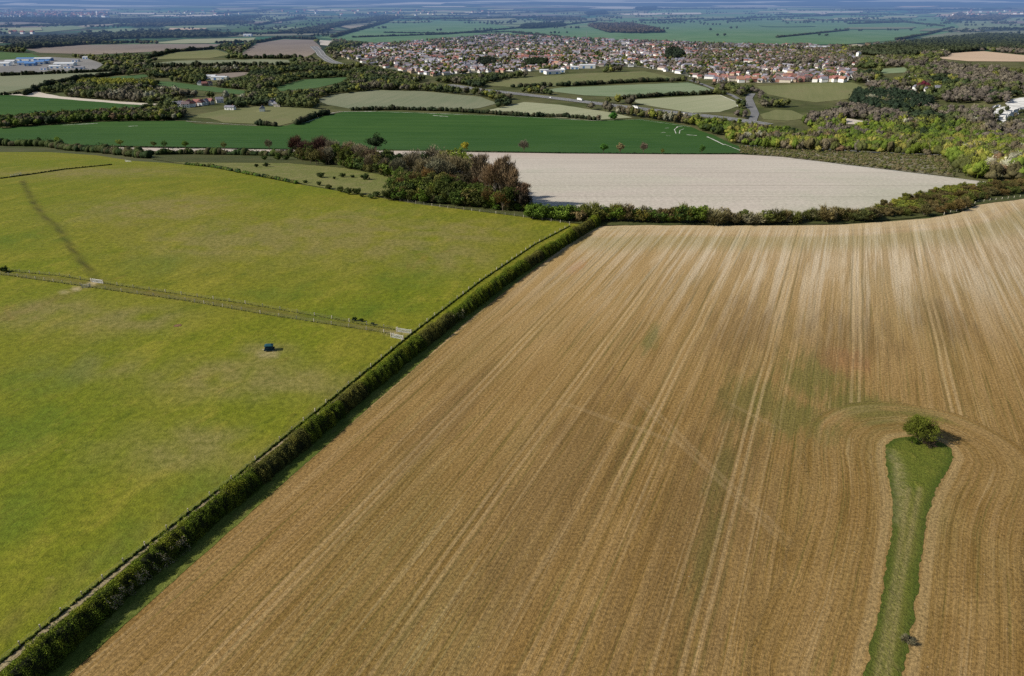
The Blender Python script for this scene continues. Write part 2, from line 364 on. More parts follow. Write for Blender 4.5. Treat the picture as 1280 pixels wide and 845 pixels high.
# ------------------------------------------------------------------ base ground sheet
def ground_material():
    t = NT('ground'); pos = t.pos()
    flat = t.n('VectorMath', operation='MULTIPLY'); t.link(pos, flat.inputs[0]); flat.inputs[1].default_value = (1, 1, 0); pos = flat.outputs[0]
    sep = t.n('SeparateXYZ'); t.link(pos, sep.inputs[0]); Y = sep.outputs[1]
    n1 = t.noise(pos, .01, 5, .65); n2 = t.noise(pos, .08, 4, .7)
    near = t.mix(t.ramp(n1, .35, .65), (.060, .075, .022), (.13, .125, .055)); near = t.mix(t.math('MULTIPLY', t.ramp(n2, .4, .7), .5), near, (.05, .05, .025))
    v = t.n('TexVoronoi', feature='F1', distance='EUCLIDEAN'); t.link(t.mapping(pos, .35, (.0026, .0017, 1)), v.inputs['Vector']); v.inputs['Scale'].default_value = 1
    v.inputs['Randomness'].default_value = .85
    s2 = t.n('SeparateXYZ'); t.link(v.outputs['Color'], s2.inputs[0])
    cr = t.n('ValToRGB'); cr.color_ramp.interpolation = 'CONSTANT'; t.link(s2.outputs[0], cr.inputs[0])
    cols = [(0, (.045, .13, .07)), (.22, (.11, .16, .085)), (.40, (.05, .11, .06)), (.55, (.20, .20, .14)), (.68, (.09, .14, .075)), (.80, (.30, .26, .20)), (.88, (.07, .13, .08)), (.95, (.42, .36, .28))]
    e = cr.color_ramp.elements; e[0].position = 0; e[0].color = cols[0][1]+(1,); e[1].position = cols[1][0]; e[1].color = cols[1][1]+(1,)
    for p, c in cols[2:]:
        q = e.new(p); q.color = c+(1,)
    ve = t.n('TexVoronoi', feature='DISTANCE_TO_EDGE'); t.link(t.mapping(pos, .35, (.0026, .0017, 1)), ve.inputs['Vector']); ve.inputs['Scale'].default_value = 1; ve.inputs['Randomness'].default_value = .85
    patch = t.mix(t.ramp(ve.outputs['Distance'], .05, .03), cr.outputs[0], (.028, .045, .026))
    wood = t.ramp(t.noise(t.mapping(pos, 0, (.0007, .0011, 1)), 1, 5, .6), .53, .58)
    wood = t.math('MAXIMUM', wood, t.ramp(Y, 7400, 8200))
    patch = t.mix(wood, patch, t.mix(t.ramp(t.noise(pos, .004, 4, .7), .35, .65), (.016, .028, .026), (.060, .078, .055)))
    # open fields high on the far hills
    pf = t.math('MULTIPLY', t.ramp(t.noise(t.mapping(pos, 0, (.0004, .0012, 1), (3, 1, 0)), 1, 4, .6), .54, .58), t.ramp(Y, 7400, 8200))
    patch = t.mix(t.math('MULTIPLY', pf, .8), patch, (.60, .56, .48))
    c = t.mix(t.ramp(Y, 2100, 2500), near, patch)
    g = t.noise(pos, .03, 4, .7); c = t.mix(1.0, c, t.mix(t.ramp(g, .3, .7), (.8, .8, .8), (1.2, 1.2, 1.2)), 'MULTIPLY')
    t.col(c); return t.m
def build_ground():
    ys = np.concatenate([np.arange(-400, 300, 25), np.geomspace(300, 26000, 190)])
    us = np.linspace(-1, 1, 161)
    v = []; 
    for y in ys:
        half = 700+1.35*max(y, 0)
        x = us*half; z = hgt(x, np.full_like(x, y))-.15-max(y, 0)*1.3e-4
        v.append(np.column_stack([x, np.full_like(x, y), z]))
    v = np.concatenate(v); n = len(us); i = np.arange(len(ys)-1)[:, None]*n+np.arange(n-1)[None, :]; i = i.ravel()
    return obj('ground', mesh('ground', v, np.column_stack([i, i+1, i+n+1, i+n]), ground_material(), True), kind='structure')
build_ground()

# ------------------------------------------------------------------ near fields
ISLAND_PX = [(1108, 556), (1118, 548), (1140, 546), (1170, 550), (1188, 560), (1193, 570), (1183, 590), (1170, 612), (1158, 645), (1152, 690), (1147, 735), (1140, 780), (1132, 820), (1126, 868), (1074, 868), (1085, 820), (1098, 770), (1106, 720), (1114, 670), (1116, 630), (1112, 600), (1107, 575)]
ISLAND = PG(ISLAND_PX, 8)
BROW_PX = [(750, 283), (800, 281), (900, 282), (990, 282), (1050, 281), (1110, 277), (1160, 273), (1200, 266), (1222, 256), (1250, 250), (1300, 246)]
BROW = PL(BROW_PX, 10)
def isl_sd(x, y): return np.where(inside(ISLAND, x, y), -1, 1)*seg_dist(ISLAND, x, y, True)
BROWLINE = BROW
def brow_d(x, y): return seg_dist(BROWLINE, x, y)
field_out = PL(FIELD_EDGE, 10)[:-1]+BROW+[(400, 380), (330, 60), (120, 40), (-70, 40)]
drape('sown_field', field_out, soil_material(), dz=.02, step=3.0, jag=.18, edge=1.2, attrs={'island': isl_sd, 'brow': brow_d})
verge_mat = grass_material('rough_grass', (.085, .12, .018), (.14, .16, .03), (.20, .21, .05), dark=(.03, .055, .008), scale=3, bumpd=.5)
M_isl = grass_material('island_grass', (.110, .135, .016), (.175, .155, .038), (.165, .165, .028), dark=(.055, .085, .010), scale=2.5, bumpd=.5, rowrot=.1,
    attrs=(('wheel', (.30, .235, .11), .65), ('chalk', (.46, .36, .20), .6), ('rim', (.042, .075, .009), .75)))
WHEEL = [PL([(1150, 610), (1140, 660), (1128, 720), (1118, 780), (1106, 868)], 10), PL([(1136, 610), (1128, 660), (1119, 720), (1106, 790), (1092, 868)], 10)]
CH = PL([(1113, 566), (1122, 585), (1122, 610), (1118, 650)], 8)
drape('grass_island', ISLAND, M_isl, dz=.05, step=.6, jag=.5, edge=.45, seed=3, attrs={
    'wheel': lambda x, y: np.maximum.reduce([np.exp(-(seg_dist(w, x, y)/.42)**2) for w in WHEEL]),
    'chalk': lambda x, y: np.exp(-(seg_dist(CH, x, y)/1.5)**2)*np.array([.3+.9*max(0, mnoise.noise(Vector((a/1.2, b/1.2, 0)))+.35) for a, b in zip(x, y)]),
    'rim': lambda x, y: np.exp(-(seg_dist(ISLAND, x, y)/1.3)**2)})
# grass margin between hedge and soil
strip = resample(HEDGE, 6)
marg = PL([(0, 868)]+[(p[0]+0, p[1]) for p in [(35, 848), (118, 770), (215, 688), (308, 612), (415, 523), (515, 440), (635, 349), (735, 283), (765, 279)]], 20)
drape('grass_verge', marg+PL(FIELD_EDGE[::-1], 10), verge_mat, dz=.06, step=2.5, jag=.25, edge=1.0, seed=9)

DARKPATH = PL([(28, 226), (40, 250), (55, 272), (72, 284), (90, 312), (108, 334), (122, 350)], 8)
PALEPATH = PL([(-60, 415), (0, 398), (55, 380), (95, 362), (122, 352)], 8)
DROVE_A = PL([(-60, 333), (0, 338), (75, 345), (127, 354), (307, 380), (480, 410), (497, 413)], 20)
DROVE_B = PL([(-60, 339), (0, 343), (112, 359), (232, 376), (349, 396), (480, 416), (492, 420)], 20)
DROVE_M = PL([(-60, 336), (0, 341), (95, 352), (180, 365), (330, 388), (480, 413), (500, 417)], 20)
RUTS = [PL([(445, 470), (400, 508), (350, 556), (285, 590), (200, 650), (120, 700), (0, 790)], 20)]
FEED = P(337, 440)
TROD = PL([(160, 203), (60, 214), (0, 226)], 10)
PAST_PX = [(-60, 191), (0, 190), (60, 190), (120, 194), (165, 201), (215, 204), (270, 210), (350, 226), (430, 240), (480, 248), (520, 255), (600, 264), (660, 271), (712, 279), (740, 281)]
PASTURE = PL(PAST_PX, 12)+PL([(735, 284), (640, 348), (520, 440), (420, 523), (313, 612), (220, 688), (122, 772), (35, 848), (0, 880)], 20)+[(-120, 40), (-330, 60), (-420, 300)]
grass = grass_material('pasture_grass', (.142, .172, .008), (.195, .184, .018), (.250, .228, .026), dark=(.068, .106, .004),
    attrs=(('darkpath', (.050, .044, .010), .9), ('drove', (.125, .10, .035), .8), ('rut', (.17, .125, .04), .55), ('bare', (.52, .42, .25), .9), ('pinkish', (.25, .195, .085), .55), ('lush', (.085, .14, .013), .5)))
def g_(line, w): return lambda x, y: np.exp(-(seg_dist(line, x, y)/w)**2)
def patch_fn(lst):
    pts = [(P(a, b), rx, ry) for a, b, rx, ry in lst]
    def fn(x, y):
        r = np.zeros(len(x))
        for (p, rx, ry) in pts: r = np.maximum(r, np.exp(-((x-p[0])/rx)**2-((y-p[1])/ry)**2))
        nn = np.array([mnoise.noise(Vector((a/6, b/6, 1.5))) for a, b in zip(x, y)])
        return np.clip(r*(1+1.4*nn), 0, 1)
    return fn
PB = PL([(80, 366), (100, 360), (122, 352)], 4)
drape('pasture', PASTURE, grass, dz=.02, step=2.5, edge=3.0, attrs={
    'darkpath': lambda x, y: np.exp(-(seg_dist(DARKPATH, x, y)/1.35)**2)*np.array([.9+.5*mnoise.noise(Vector((a/7, b/7, 3))) for a, b in zip(x, y)]), 'drove': lambda x, y: np.exp(-(seg_dist(DROVE_M, x, y)/2.0)**4)*.85,
    'rut': lambda x, y: np.maximum(np.exp(-(seg_dist(RUTS[0], x, y)/1.6)**2)*.8, np.exp(-(seg_dist(PALEPATH, x, y)/3.0)**2)),
    'bare': lambda x, y: np.maximum.reduce([np.exp(-(seg_dist(PB, x, y)/1.0)**2), np.exp(-(np.hypot((x-FEED[0])/2.6, (y-FEED[1]+.8)/2.4))**4)*.8, np.exp(-(seg_dist([P(488, 417), P(508, 418)], x, y)/1.3)**2)*.6]),
    'pinkish': patch_fn([(150, 400, 20, 12), (290, 470, 22, 12), (420, 290, 40, 40), (560, 290, 30, 20), (110, 215, 60, 30), (60, 390, 16, 12), (230, 560, 18, 10), (330, 440, 8, 6), (300, 300, 40, 30), (480, 300, 30, 30), (200, 260, 40, 30), (350, 480, 20, 8), (560, 320, 18, 18), (110, 460, 14, 8)]),
    'lush': patch_fn([(470, 385, 14, 9), (420, 395, 12, 6), (200, 330, 14, 10), (30, 300, 18, 12), (60, 470, 14, 14), (510, 350, 16, 12), (350, 365, 18, 8), (30, 540, 14, 14), (140, 700, 6, 14), (250, 620, 7, 10), (20, 640, 8, 12)])})
# the worn track between fence and hedge
trk = grass_material('worn_track', (.36, .29, .17), (.28, .22, .12), (.42, .35, .22), dark=(.17, .17, .05), scale=3, bumpd=.2)
ribbon('path', PL([(-40, 870), (0, 835), (158, 706), (255, 630), (345, 559), (430, 492)], 20), lambda t: 1.5*(1-.7*t), trk, dz=.07, step=3)
sg = grass_material('scrubby_meadow', (.145, .165, .04), (.195, .19, .065), (.26, .22, .10), dark=(.09, .11, .03), scale=1.5)
MEADOW = PG([(215, 203), (300, 203), (360, 204), (430, 210), (495, 222), (505, 235), (498, 248), (480, 247), (430, 239), (350, 225), (270, 209)], 12)
drape('meadow', MEADOW, sg, dz=.10, step=10, jag=1.0)

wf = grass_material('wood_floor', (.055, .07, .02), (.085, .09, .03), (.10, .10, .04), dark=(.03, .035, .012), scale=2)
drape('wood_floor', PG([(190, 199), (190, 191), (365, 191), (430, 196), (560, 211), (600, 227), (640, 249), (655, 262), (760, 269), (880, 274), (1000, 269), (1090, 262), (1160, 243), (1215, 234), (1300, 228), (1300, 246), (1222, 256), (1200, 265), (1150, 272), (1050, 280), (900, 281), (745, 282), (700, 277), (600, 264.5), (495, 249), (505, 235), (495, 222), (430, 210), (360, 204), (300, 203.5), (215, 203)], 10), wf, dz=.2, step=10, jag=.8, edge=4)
# ------------------------------------------------------------------ fields of the valley (outlines as they lie in the photograph)
crop = {
 'green': crop_material('winter_wheat', (.026, .078, .013), (.048, .108, .021), math.pi/2+.03, .5, line=(.014, .055, .016)),
 'green2': crop_material('young_wheat', (.055, .110, .036), (.080, .138, .050), .5, .35, line=(.03, .10, .055)),
 'teal': crop_material('far_wheat', (.095, .19, .085), (.145, .23, .12), 1.2, .3),
 'chalk': crop_material('chalky_tilth', (.50, .44, .375), (.58, .52, .44), math.pi/2-.02, .45, patch=(.47, .45, .36)),
 'olive': crop_material('olive_pasture', (.135, .15, .06), (.185, .185, .085), .3, .4, patch=(.19, .17, .09)),
 'grey': crop_material('grey_stubble', (.165, .19, .115), (.22, .225, .145), .2, .5),
 'pale': crop_material('pale_ley', (.27, .29, .17), (.34, .34, .22), .9, .6),
 'mauve': crop_material('bare_earth', (.20, .165, .145), (.26, .215, .18), .2, .5),
 'tan': crop_material('tan_tilth', (.50, .36, .25), (.56, .42, .30), 1.4, .5),
 'cream': crop_material('cream_tilth', (.50, .44, .37), (.60, .54, .46), 1.4, .5),
 'white': crop_material('chalk_track', (.62, .60, .55), (.72, .70, .64), 1.4, .5),
 'pgreen': crop_material('pale_grass', (.15, .21, .11), (.22, .26, .16), 1.4, .5),
 'concrete': crop_material('hardstanding', (.16, .16, .16), (.26, .25, .24), 1.4, .5),
 'village': crop_material('garden_ground', (.10, .115, .07), (.18, .17, .14), 1.4, .2, sc=4, patch=(.24, .23, .23)),
}
VILLAGE_PX = [(425, 66), (450, 57), (500, 54), (560, 49), (620, 44), (700, 47), (780, 51), (860, 54), (960, 57), (1010, 56), (1050, 62), (1075, 74), (1070, 98), (1000, 103), (955, 104), (900, 101), (868, 97), (835, 90), (800, 84), (745, 83), (700, 88), (640, 90), (600, 91), (540, 95), (500, 89), (455, 79), (430, 72)]
FIELDS = [
 ('chalk', [(60, 183), (200, 185), (360, 187), (575, 189.5), (700, 192), (850, 193), (925, 193), (975, 196), (1050, 205), (1150, 217), (1238, 228), (1215, 236), (1160, 244), (1095, 262), (1000, 270), (880, 276), (800, 273), (740, 271), (690, 269), (655, 264), (640, 250), (600, 228), (560, 212), (430, 196), (365, 190), (200, 189)]),
 ('green', [(-60, 163), (0, 160), (90, 155), (130, 152), (230, 151), (245, 155), (320, 157.5), (358, 157), (390, 148), (430, 139.5), (480, 139), (560, 142), (640, 145), (700, 148), (740, 151), (800, 149), (830, 152), (862, 158), (895, 170), (922, 182), (935, 191), (850, 192), (700, 190.5), (575, 188), (360, 186), (200, 183), (60, 180.5), (-60, 178)]),
 ('olive', [(232, 146), (285, 136), (320, 133), (360, 134), (395, 136), (415, 140), (385, 149), (350, 157), (320, 155), (280, 153), (262, 148)]),
 ('grey', [(392, 125), (420, 118), (470, 112.5), (530, 114), (600, 121), (622, 129), (600, 135), (560, 139), (500, 137), (445, 137), (410, 131)]),
 ('pale', [(604, 139), (655, 127.5), (700, 131), (760, 140), (792, 147), (740, 150), (640, 143)]),
 ('green2', [(345, 109), (380, 99), (442, 96), (425, 103), (395, 110), (350, 114)]),
 ('olive', [(598, 106), (640, 98), (720, 92), (805, 89), (830, 94), (848, 100), (760, 104), (700, 108), (640, 109)]),
 ('pgreen', [(678, 113), (700, 109.5), (860, 103), (885, 110), (897, 117), (860, 119), (790, 122), (730, 119)]),
 ('pale', [(785, 125), (840, 121.5), (900, 118.5), (920, 127), (922, 133), (900, 140), (865, 141), (805, 131)]),
 ('olive', [(945, 108), (1020, 104), (1065, 103), (1085, 110), (1075, 122), (1020, 128), (990, 124), (960, 118)]),
 ('olive', [(950, 143), (970, 137), (990, 138), (1012, 147), (985, 151), (955, 149)]),
 ('pgreen', [(1092, 87), (1130, 84), (1140, 90), (1105, 92)]),
 ('tan', [(1172, 73), (1190, 66), (1230, 64), (1280, 69), (1300, 72), (1285, 77), (1210, 76.5)]),
 ('cream', [(1035, 149), (1060, 148), (1085, 152), (1095, 156), (1060, 155)]),
 ('green', [(-60, 119), (50, 119), (100, 125), (182, 131), (172, 138), (140, 143), (60, 144), (0, 144), (-60, 147)]),
 ('cream', [(0, 118), (45, 114.5), (75, 120.5), (150, 127), (218, 131), (205, 133), (150, 129.5), (70, 123), (20, 119)]),
 ('grey', [(-60, 94), (0, 93), (90, 91), (168, 88), (150, 92), (100, 98), (55, 106), (0, 117), (-60, 121)]),
 ('green2', [(112, 103), (140, 96), (180, 93), (190, 95), (150, 102)]),
 ('green2', [(190, 102), (212, 102), (260, 108), (312, 114), (300, 118), (240, 112), (200, 107)]),
 ('mauve', [(248, 94), (300, 90), (320, 91), (290, 97), (260, 97)]),
 ('grey', [(183, 80), (220, 76), (330, 74), (362, 75), (362, 80), (320, 82), (250, 82), (200, 84)]),
 ('mauve', [(300, 68), (322, 54), (355, 49), (392, 50), (402, 60), (385, 71), (330, 72)]),
 ('cream', [(398, 50), (416, 51), (410, 57), (401, 56)]),
 ('olive', [(185, 74), (215, 66), (270, 62), (290, 68), (260, 73)]),
 ('mauve', [(30, 61), (110, 56), (200, 55), (280, 55), (262, 60), (205, 64), (120, 68), (50, 66)]),
 ('green2', [(-60, 66), (0, 65), (40, 67), (55, 73), (0, 76), (-60, 78)]),
 ('teal', [(398, 47), (420, 41), (450, 37), (490, 27), (530, 25), (600, 27), (640, 34), (700, 31), (740, 27), (800, 18), (820, 12), (960, 12), (1100, 18), (1180, 22), (1200, 34), (1180, 42), (1120, 50), (1060, 55), (960, 56), (860, 53), (780, 50), (700, 46), (600, 44), (540, 52), (480, 54), (430, 50)]),
 ('grey', [(1150, 47), (1180, 41), (1290, 38), (1300, 44), (1240, 50), (1180, 52)]),
 ('pgreen', [(1180, 36), (1210, 24), (1300, 21), (1300, 37)]),
 ('pgreen', [(700, 29), (720, 24), (790, 18), (798, 24), (740, 31)]),
 ('pgreen', [(590, 26), (660, 24), (690, 28), (660, 34), (620, 32)]),
 ('green2', [(320, 40), (360, 31), (390, 23), (440, 24), (430, 31), (380, 38), (340, 42)]),
 ('pgreen', [(310, 28), (325, 21), (365, 20), (350, 26)]),
 ('green2', [(285, 40), (300, 33), (325, 31), (322, 40)]),
 ('green2', [(175, 45), (200, 41), (290, 40), (275, 46), (200, 48)]),
 ('pale', [(190, 54), (230, 49), (320, 47), (315, 52), (260, 54)]),
 ('tan', [(205, 39), (215, 34), (262, 32), (255, 38)]),
 ('pgreen', [(100, 39), (150, 35), (195, 36), (180, 41), (120, 42)]),
 ('pgreen', [(-60, 38), (0, 35), (90, 32), (110, 35), (60, 40), (0, 41)]),
 ('mauve', [(-60, 31), (0, 28), (90, 24), (88, 27), (0, 32)]),
 ('cream', [(960, 16.5), (985, 14), (1040, 15), (1030, 18)]),
 ('cream', [(735, 10.5), (760, 8.5), (800, 9), (790, 11)]),
 ('tan', [(1160, 19), (1200, 14.5), (1300, 14), (1300, 20), (1220, 21)]),
 ('cream', [(470, 5), (520, 2.5), (560, 3), (550, 5.5)]),
 ('cream', [(0, 5.5), (20, 3.5), (48, 4), (30, 7)]),
 ('pgreen', [(800, 11), (850, 9), (1000, 9.5), (1100, 13), (1050, 17), (960, 12)]),
]
OPEN = []
for i, (k, px) in enumerate(FIELDS):
    w = PG(px, 18); OPEN.append(w); d = sum(q[1] for q in w)/len(w)
    drape('field', w, crop[k], dz=.03+.004*(i % 7)+d*2e-5, step=max(16, d*.03), edge=max(8, d*.012), jag=.4+d*.0012, seed=i)
fr_ = random.Random(17)
for k in range(120):
    py = fr_.choice([fr_.uniform(7, 18), fr_.uniform(14, 36), fr_.uniform(8, 26)]); px = fr_.uniform(-20, 1290)
    w_ = fr_.uniform(30, 95); h_ = .6+py*.085*fr_.uniform(.6, 1.2)
    if 400 < px+w_*.5 < 1160 and py > 24:
        if fr_.random() < .3 or py > 40: continue
        h_ *= .8
    sk = fr_.uniform(-14, 14); key = fr_.choice(['pgreen', 'pgreen', 'pale', 'green2', 'grey', 'mauve', 'teal', 'cream', 'tan', 'olive', 'pale'] if not (400 < px+w_*.5 < 1160 and py > 20) else ['pgreen', 'green2', 'teal', 'grey', 'pale'])
    w = PG([(px, py+h_), (px+w_*.5, py+h_*1.1), (px+w_, py+h_*.8), (px+w_+sk, py-h_*.1), (px+w_*.5+sk, py), (px+sk, py+h_*.15)], 14)
    drape('field', w, crop[key], dz=.5+.02*k, step=200, edge=60, jag=3, seed=k)
VIL = PG(VILLAGE_PX, 20)
drape('village_ground', VIL, crop['village'], dz=.12, step=50)
ESTATE = PG([(-40, 91), (-40, 76), (0, 75), (60, 71), (112, 74), (130, 80), (118, 88), (60, 90)], 15)
drape('industrial_yard', ESTATE, crop['concrete'], dz=.10, step=60)
# white chalk scars along the crop edges
for k, (px, w_) in enumerate([([(368, 154), (380, 150), (400, 144), (425, 139.6), (470, 139.3)], 3.5), ([(372, 155.5), (388, 151), (399, 147)], 2.5), ([(78, 156.5), (95, 155.6), (122, 154.3)], 3), ([(160, 158), (172, 157.4)], 3), ([(232, 151.4), (300, 156), (345, 157.6)], 1.6), ([(470, 139.5), (560, 142.6), (640, 145.6), (740, 150.8), (800, 149.6), (862, 158.4)], 1.8),
        ([(845, 167), (843, 162), (847, 158.5), (853, 158)], 2.2), ([(849, 167), (850, 163), (855, 161)], 1.6), ([(858, 168.5), (871, 169.5)], 4), ([(884, 171), (897, 177), (905, 181)], 4.5), ([(905, 180), (920, 186), (932, 190.5)], 2), ([(541, 144.4), (560, 145.8)], 4), ([(832, 169.6), (838, 169.8)], 2.5), ([(826, 166), (832, 165.5)], 2), ([(831, 160.5), (836, 160)], 2), ([(960, 196), (1050, 205.6), (1150, 217.6), (1232, 228)], 3), ([(900, 119), (921, 127.5), (922, 133)], 3), ([(650, 252), (672, 252.6), (692, 256)], 4)]):
    ribbon('chalk_patch', PL(px, 6), (lambda t, w_=w_, k=k: w_*.6*(.35+.9*abs(mnoise.noise(Vector((t*23, k, 1))))*1.8)), crop['white'], dz=.16, step=2.5)
# cutting with sparse scrub at the right
cut_m = grass_material('chalk_bank', (.16, .145, .07), (.26, .23, .15), (.38, .35, .27), dark=(.07, .075, .03), scale=1.2, bumpd=.6)
BANK = PG([(925, 184), (1000, 189), (1090, 192), (1180, 197), (1192, 212), (1192, 221), (1150, 216.5), (1050, 204.5), (975, 195.5), (925, 192)], 12)
drape('embankment', BANK, cut_m, dz=.14, step=10, jag=1.5, edge=4)
OPEN.append(BANK)
# roads
tar = NT('asphalt_road'); pp = tar.pos(); tar.col(tar.mix(tar.ramp(tar.noise(pp, .05, 3), .3, .7), (.16, .16, .165), (.21, .21, .21)))
white_line = plain('road_paint', (.75, .75, .72))
ROADS = [('motorway', PL([(560, 106), (600, 112), (640, 116.5), (680, 121), (720, 126), (760, 131), (810, 137), (860, 142.5), (905, 147.5), (930, 151), (960, 156)], 10), 24),
 ('road', PL([(940, 152), (944, 142), (940, 133), (936, 123), (940, 117)], 5), 12),
 ('motorway', PL([(392, 58), (399, 64), (402, 69), (412, 76), (430, 82)], 5), 26),
 ('road', PL([(862, 100), (880, 106), (897, 113), (915, 119), (930, 128), (938, 136)], 6), 8),
 ('railway', PL([(925, 183), (960, 181.5), (1000, 184), (1080, 190), (1180, 194)], 12), 9)]
for n_, l_, w_ in ROADS:
    ribbon(n_, l_, w_, tar.m, dz=.3, step=10)
    if n_ == 'motorway':
        for s_ in (-11, 11, 0): ribbon('lane_marking', l_, .5, white_line, dz=.36, step=10, off=s_)

# ------------------------------------------------------------------ foliage
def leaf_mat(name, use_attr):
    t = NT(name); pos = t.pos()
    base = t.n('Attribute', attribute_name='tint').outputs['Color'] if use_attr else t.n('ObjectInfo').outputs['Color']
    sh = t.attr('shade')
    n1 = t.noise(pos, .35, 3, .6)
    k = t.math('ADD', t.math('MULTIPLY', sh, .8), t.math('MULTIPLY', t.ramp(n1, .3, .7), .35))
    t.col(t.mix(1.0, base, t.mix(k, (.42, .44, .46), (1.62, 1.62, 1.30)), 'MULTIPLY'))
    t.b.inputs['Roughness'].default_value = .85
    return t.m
M_leaf = leaf_mat('leaves', False); M_leafs = leaf_mat('leaves_far', True)
M_bark = plain('bark', (.12, .095, .07), .95, .25); M_barkp = plain('pale_bark', (.40, .35, .28), .95, .2)

def rand_tris(c, size, rg, elong=1.0, updir=None):
    """one small leaf triangle at each centre"""
    n = len(c); a = rg.normal(size=(n, 3)); a /= np.linalg.norm(a, axis=1, keepdims=True)+1e-9
    if updir is not None: a = updir+a*.35; a /= np.linalg.norm(a, axis=1, keepdims=True)+1e-9
    b = np.cross(a, rg.normal(size=(n, 3))); b /= np.linalg.norm(b, axis=1, keepdims=True)+1e-9
    s = (size*rg.uniform(.6, 1.4, n))[:, None]
    v = np.stack([c-a*s*elong*.6-b*s*.45, c-a*s*elong*.6+b*s*.45, c+a*s*elong*.9], 1).reshape(-1, 3)
    return v, np.arange(3*n).reshape(-1, 3)
_ico = None
def ico():
    global _ico
    if _ico is None:
        import bmesh
        bm = bmesh.new(); bmesh.ops.create_icosphere(bm, subdivisions=2, radius=1); bm.verts.ensure_lookup_table()
        _ico = (np.array([v.co[:] for v in bm.verts]), np.array([[v.index for v in f.verts] for f in bm.faces])); bm.free()
    return _ico
def core(center, r, rg, amp=.22):
    v, f = ico(); d = np.array([mnoise.noise(Vector(q*1.7)+Vector((rg.uniform(0, 1e-6), r[0]*7, center[2]*3))) for q in v])
    return center+v*np.asarray(r)*(1+amp*d[:, None]*1.8), f
def crown(seed, rx, rz, zc, nclump, nleaf, leaf, kind='leafy', corek=.72):
    """crown as clumps of leaf faces spread through an uneven volume; returns verts, faces, shade"""
    rg = np.random.default_rng(seed); V = []; F = []; S = []; nv = 0
    def put(v, f, s):
        nonlocal nv
        V.append(v); F.append(f+nv); S.append(s); nv += len(v)
    d = rg.normal(size=(nclump, 3)); d[:, 2] = np.abs(d[:, 2])*1.0-.35; d /= np.linalg.norm(d, axis=1, keepdims=True)
    lump = 1+.28*np.array([mnoise.noise(Vector(q*1.3)+Vector((seed*1.7, 0, 0))) for q in d])*2
    r = rg.uniform(.55, 1.0, nclump)**.6*lump
    cc = d*r[:, None]*np.array([rx, rx, rz])+np.array([0, 0, zc])
    if kind == 'leafy':
        if corek > 0:
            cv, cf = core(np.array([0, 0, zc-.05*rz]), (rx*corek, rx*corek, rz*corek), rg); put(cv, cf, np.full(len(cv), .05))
        cr = rx*rg.uniform(.22, .42, nclump)
        for i in range(nclump):
            m = nleaf//nclump; q = rg.normal(size=(m, 3)); q /= np.linalg.norm(q, axis=1, keepdims=True); q *= (rg.uniform(.4, 1, m)**.5)[:, None]
            p = cc[i]+q*cr[i]*np.array([1, 1, .75]); v, f = rand_tris(p, leaf, rg)
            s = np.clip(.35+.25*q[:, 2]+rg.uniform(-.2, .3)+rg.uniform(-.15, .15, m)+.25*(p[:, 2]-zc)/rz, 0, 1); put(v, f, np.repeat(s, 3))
    else:   # bare: fine twigs fanning out of limbs
        m = nleaf//nclump
        for i in range(nclump):
            q = rg.normal(size=(m, 3))*rx*.20; p = cc[i]+q; up = (p-np.array([0, 0, zc-rz*.8])); up /= np.linalg.norm(up, axis=1, keepdims=True)
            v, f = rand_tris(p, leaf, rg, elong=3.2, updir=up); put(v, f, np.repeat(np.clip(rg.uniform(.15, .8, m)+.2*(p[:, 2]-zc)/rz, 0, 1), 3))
    return np.concatenate(V), np.concatenate(F), np.concatenate(S)
def trunk_mesh(seed, h, r, spread, top, mat, limbs=6):
    rg = random.Random(seed); b = MB()
    b.tube([(0, 0, -.6), (rg.uniform(-.1, .1), rg.uniform(-.1, .1), h*.5), (rg.uniform(-.4, .4), rg.uniform(-.4, .4), top)], [r*1.25, r*.8, r*.2], 7)
    for i in range(limbs):
        a = i*2.4+rg.uniform(-.4, .4); z0 = h*rg.uniform(.35, .8); L = spread*rg.uniform(.6, .95)
        z1 = z0+(top-z0)*rg.uniform(.5, .9)
        b.tube([(0, 0, z0), (math.cos(a)*L*.45, math.sin(a)*L*.45, z0+(z1-z0)*.6), (math.cos(a)*L, math.sin(a)*L, z1)], [r*.5, r*.3, r*.07], 5)
    return b.mesh('trunk', mat)
PROTO = {}
def make_tree(key, name, label, cat, rx, rz, zc, ncl, nl, leaf, kind='leafy', trunk=(4, .3), bark=None, variants=3, corek=.72, col=(.1, .1, .1)):
    out = []
    for k in range(variants):
        root = obj(name, None); tag(root, label, cat)
        s0 = hash_(key)+k*31
        tm = trunk_mesh(s0, trunk[0], trunk[1], rx*.8, zc+rz*.55, bark or M_bark, 6 if kind == 'leafy' else 11)
        obj('trunk', tm, root)
        v, f, s = crown(s0, rx, rz, zc, ncl, nl, leaf, kind, corek)
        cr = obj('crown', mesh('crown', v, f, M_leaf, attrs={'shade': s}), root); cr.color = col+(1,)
        root['_used'] = 0; out.append(root)
    PROTO[key] = (out, col)
def hash_(s): return sum(ord(c)*(i+3) for i, c in enumerate(s)) % 9973
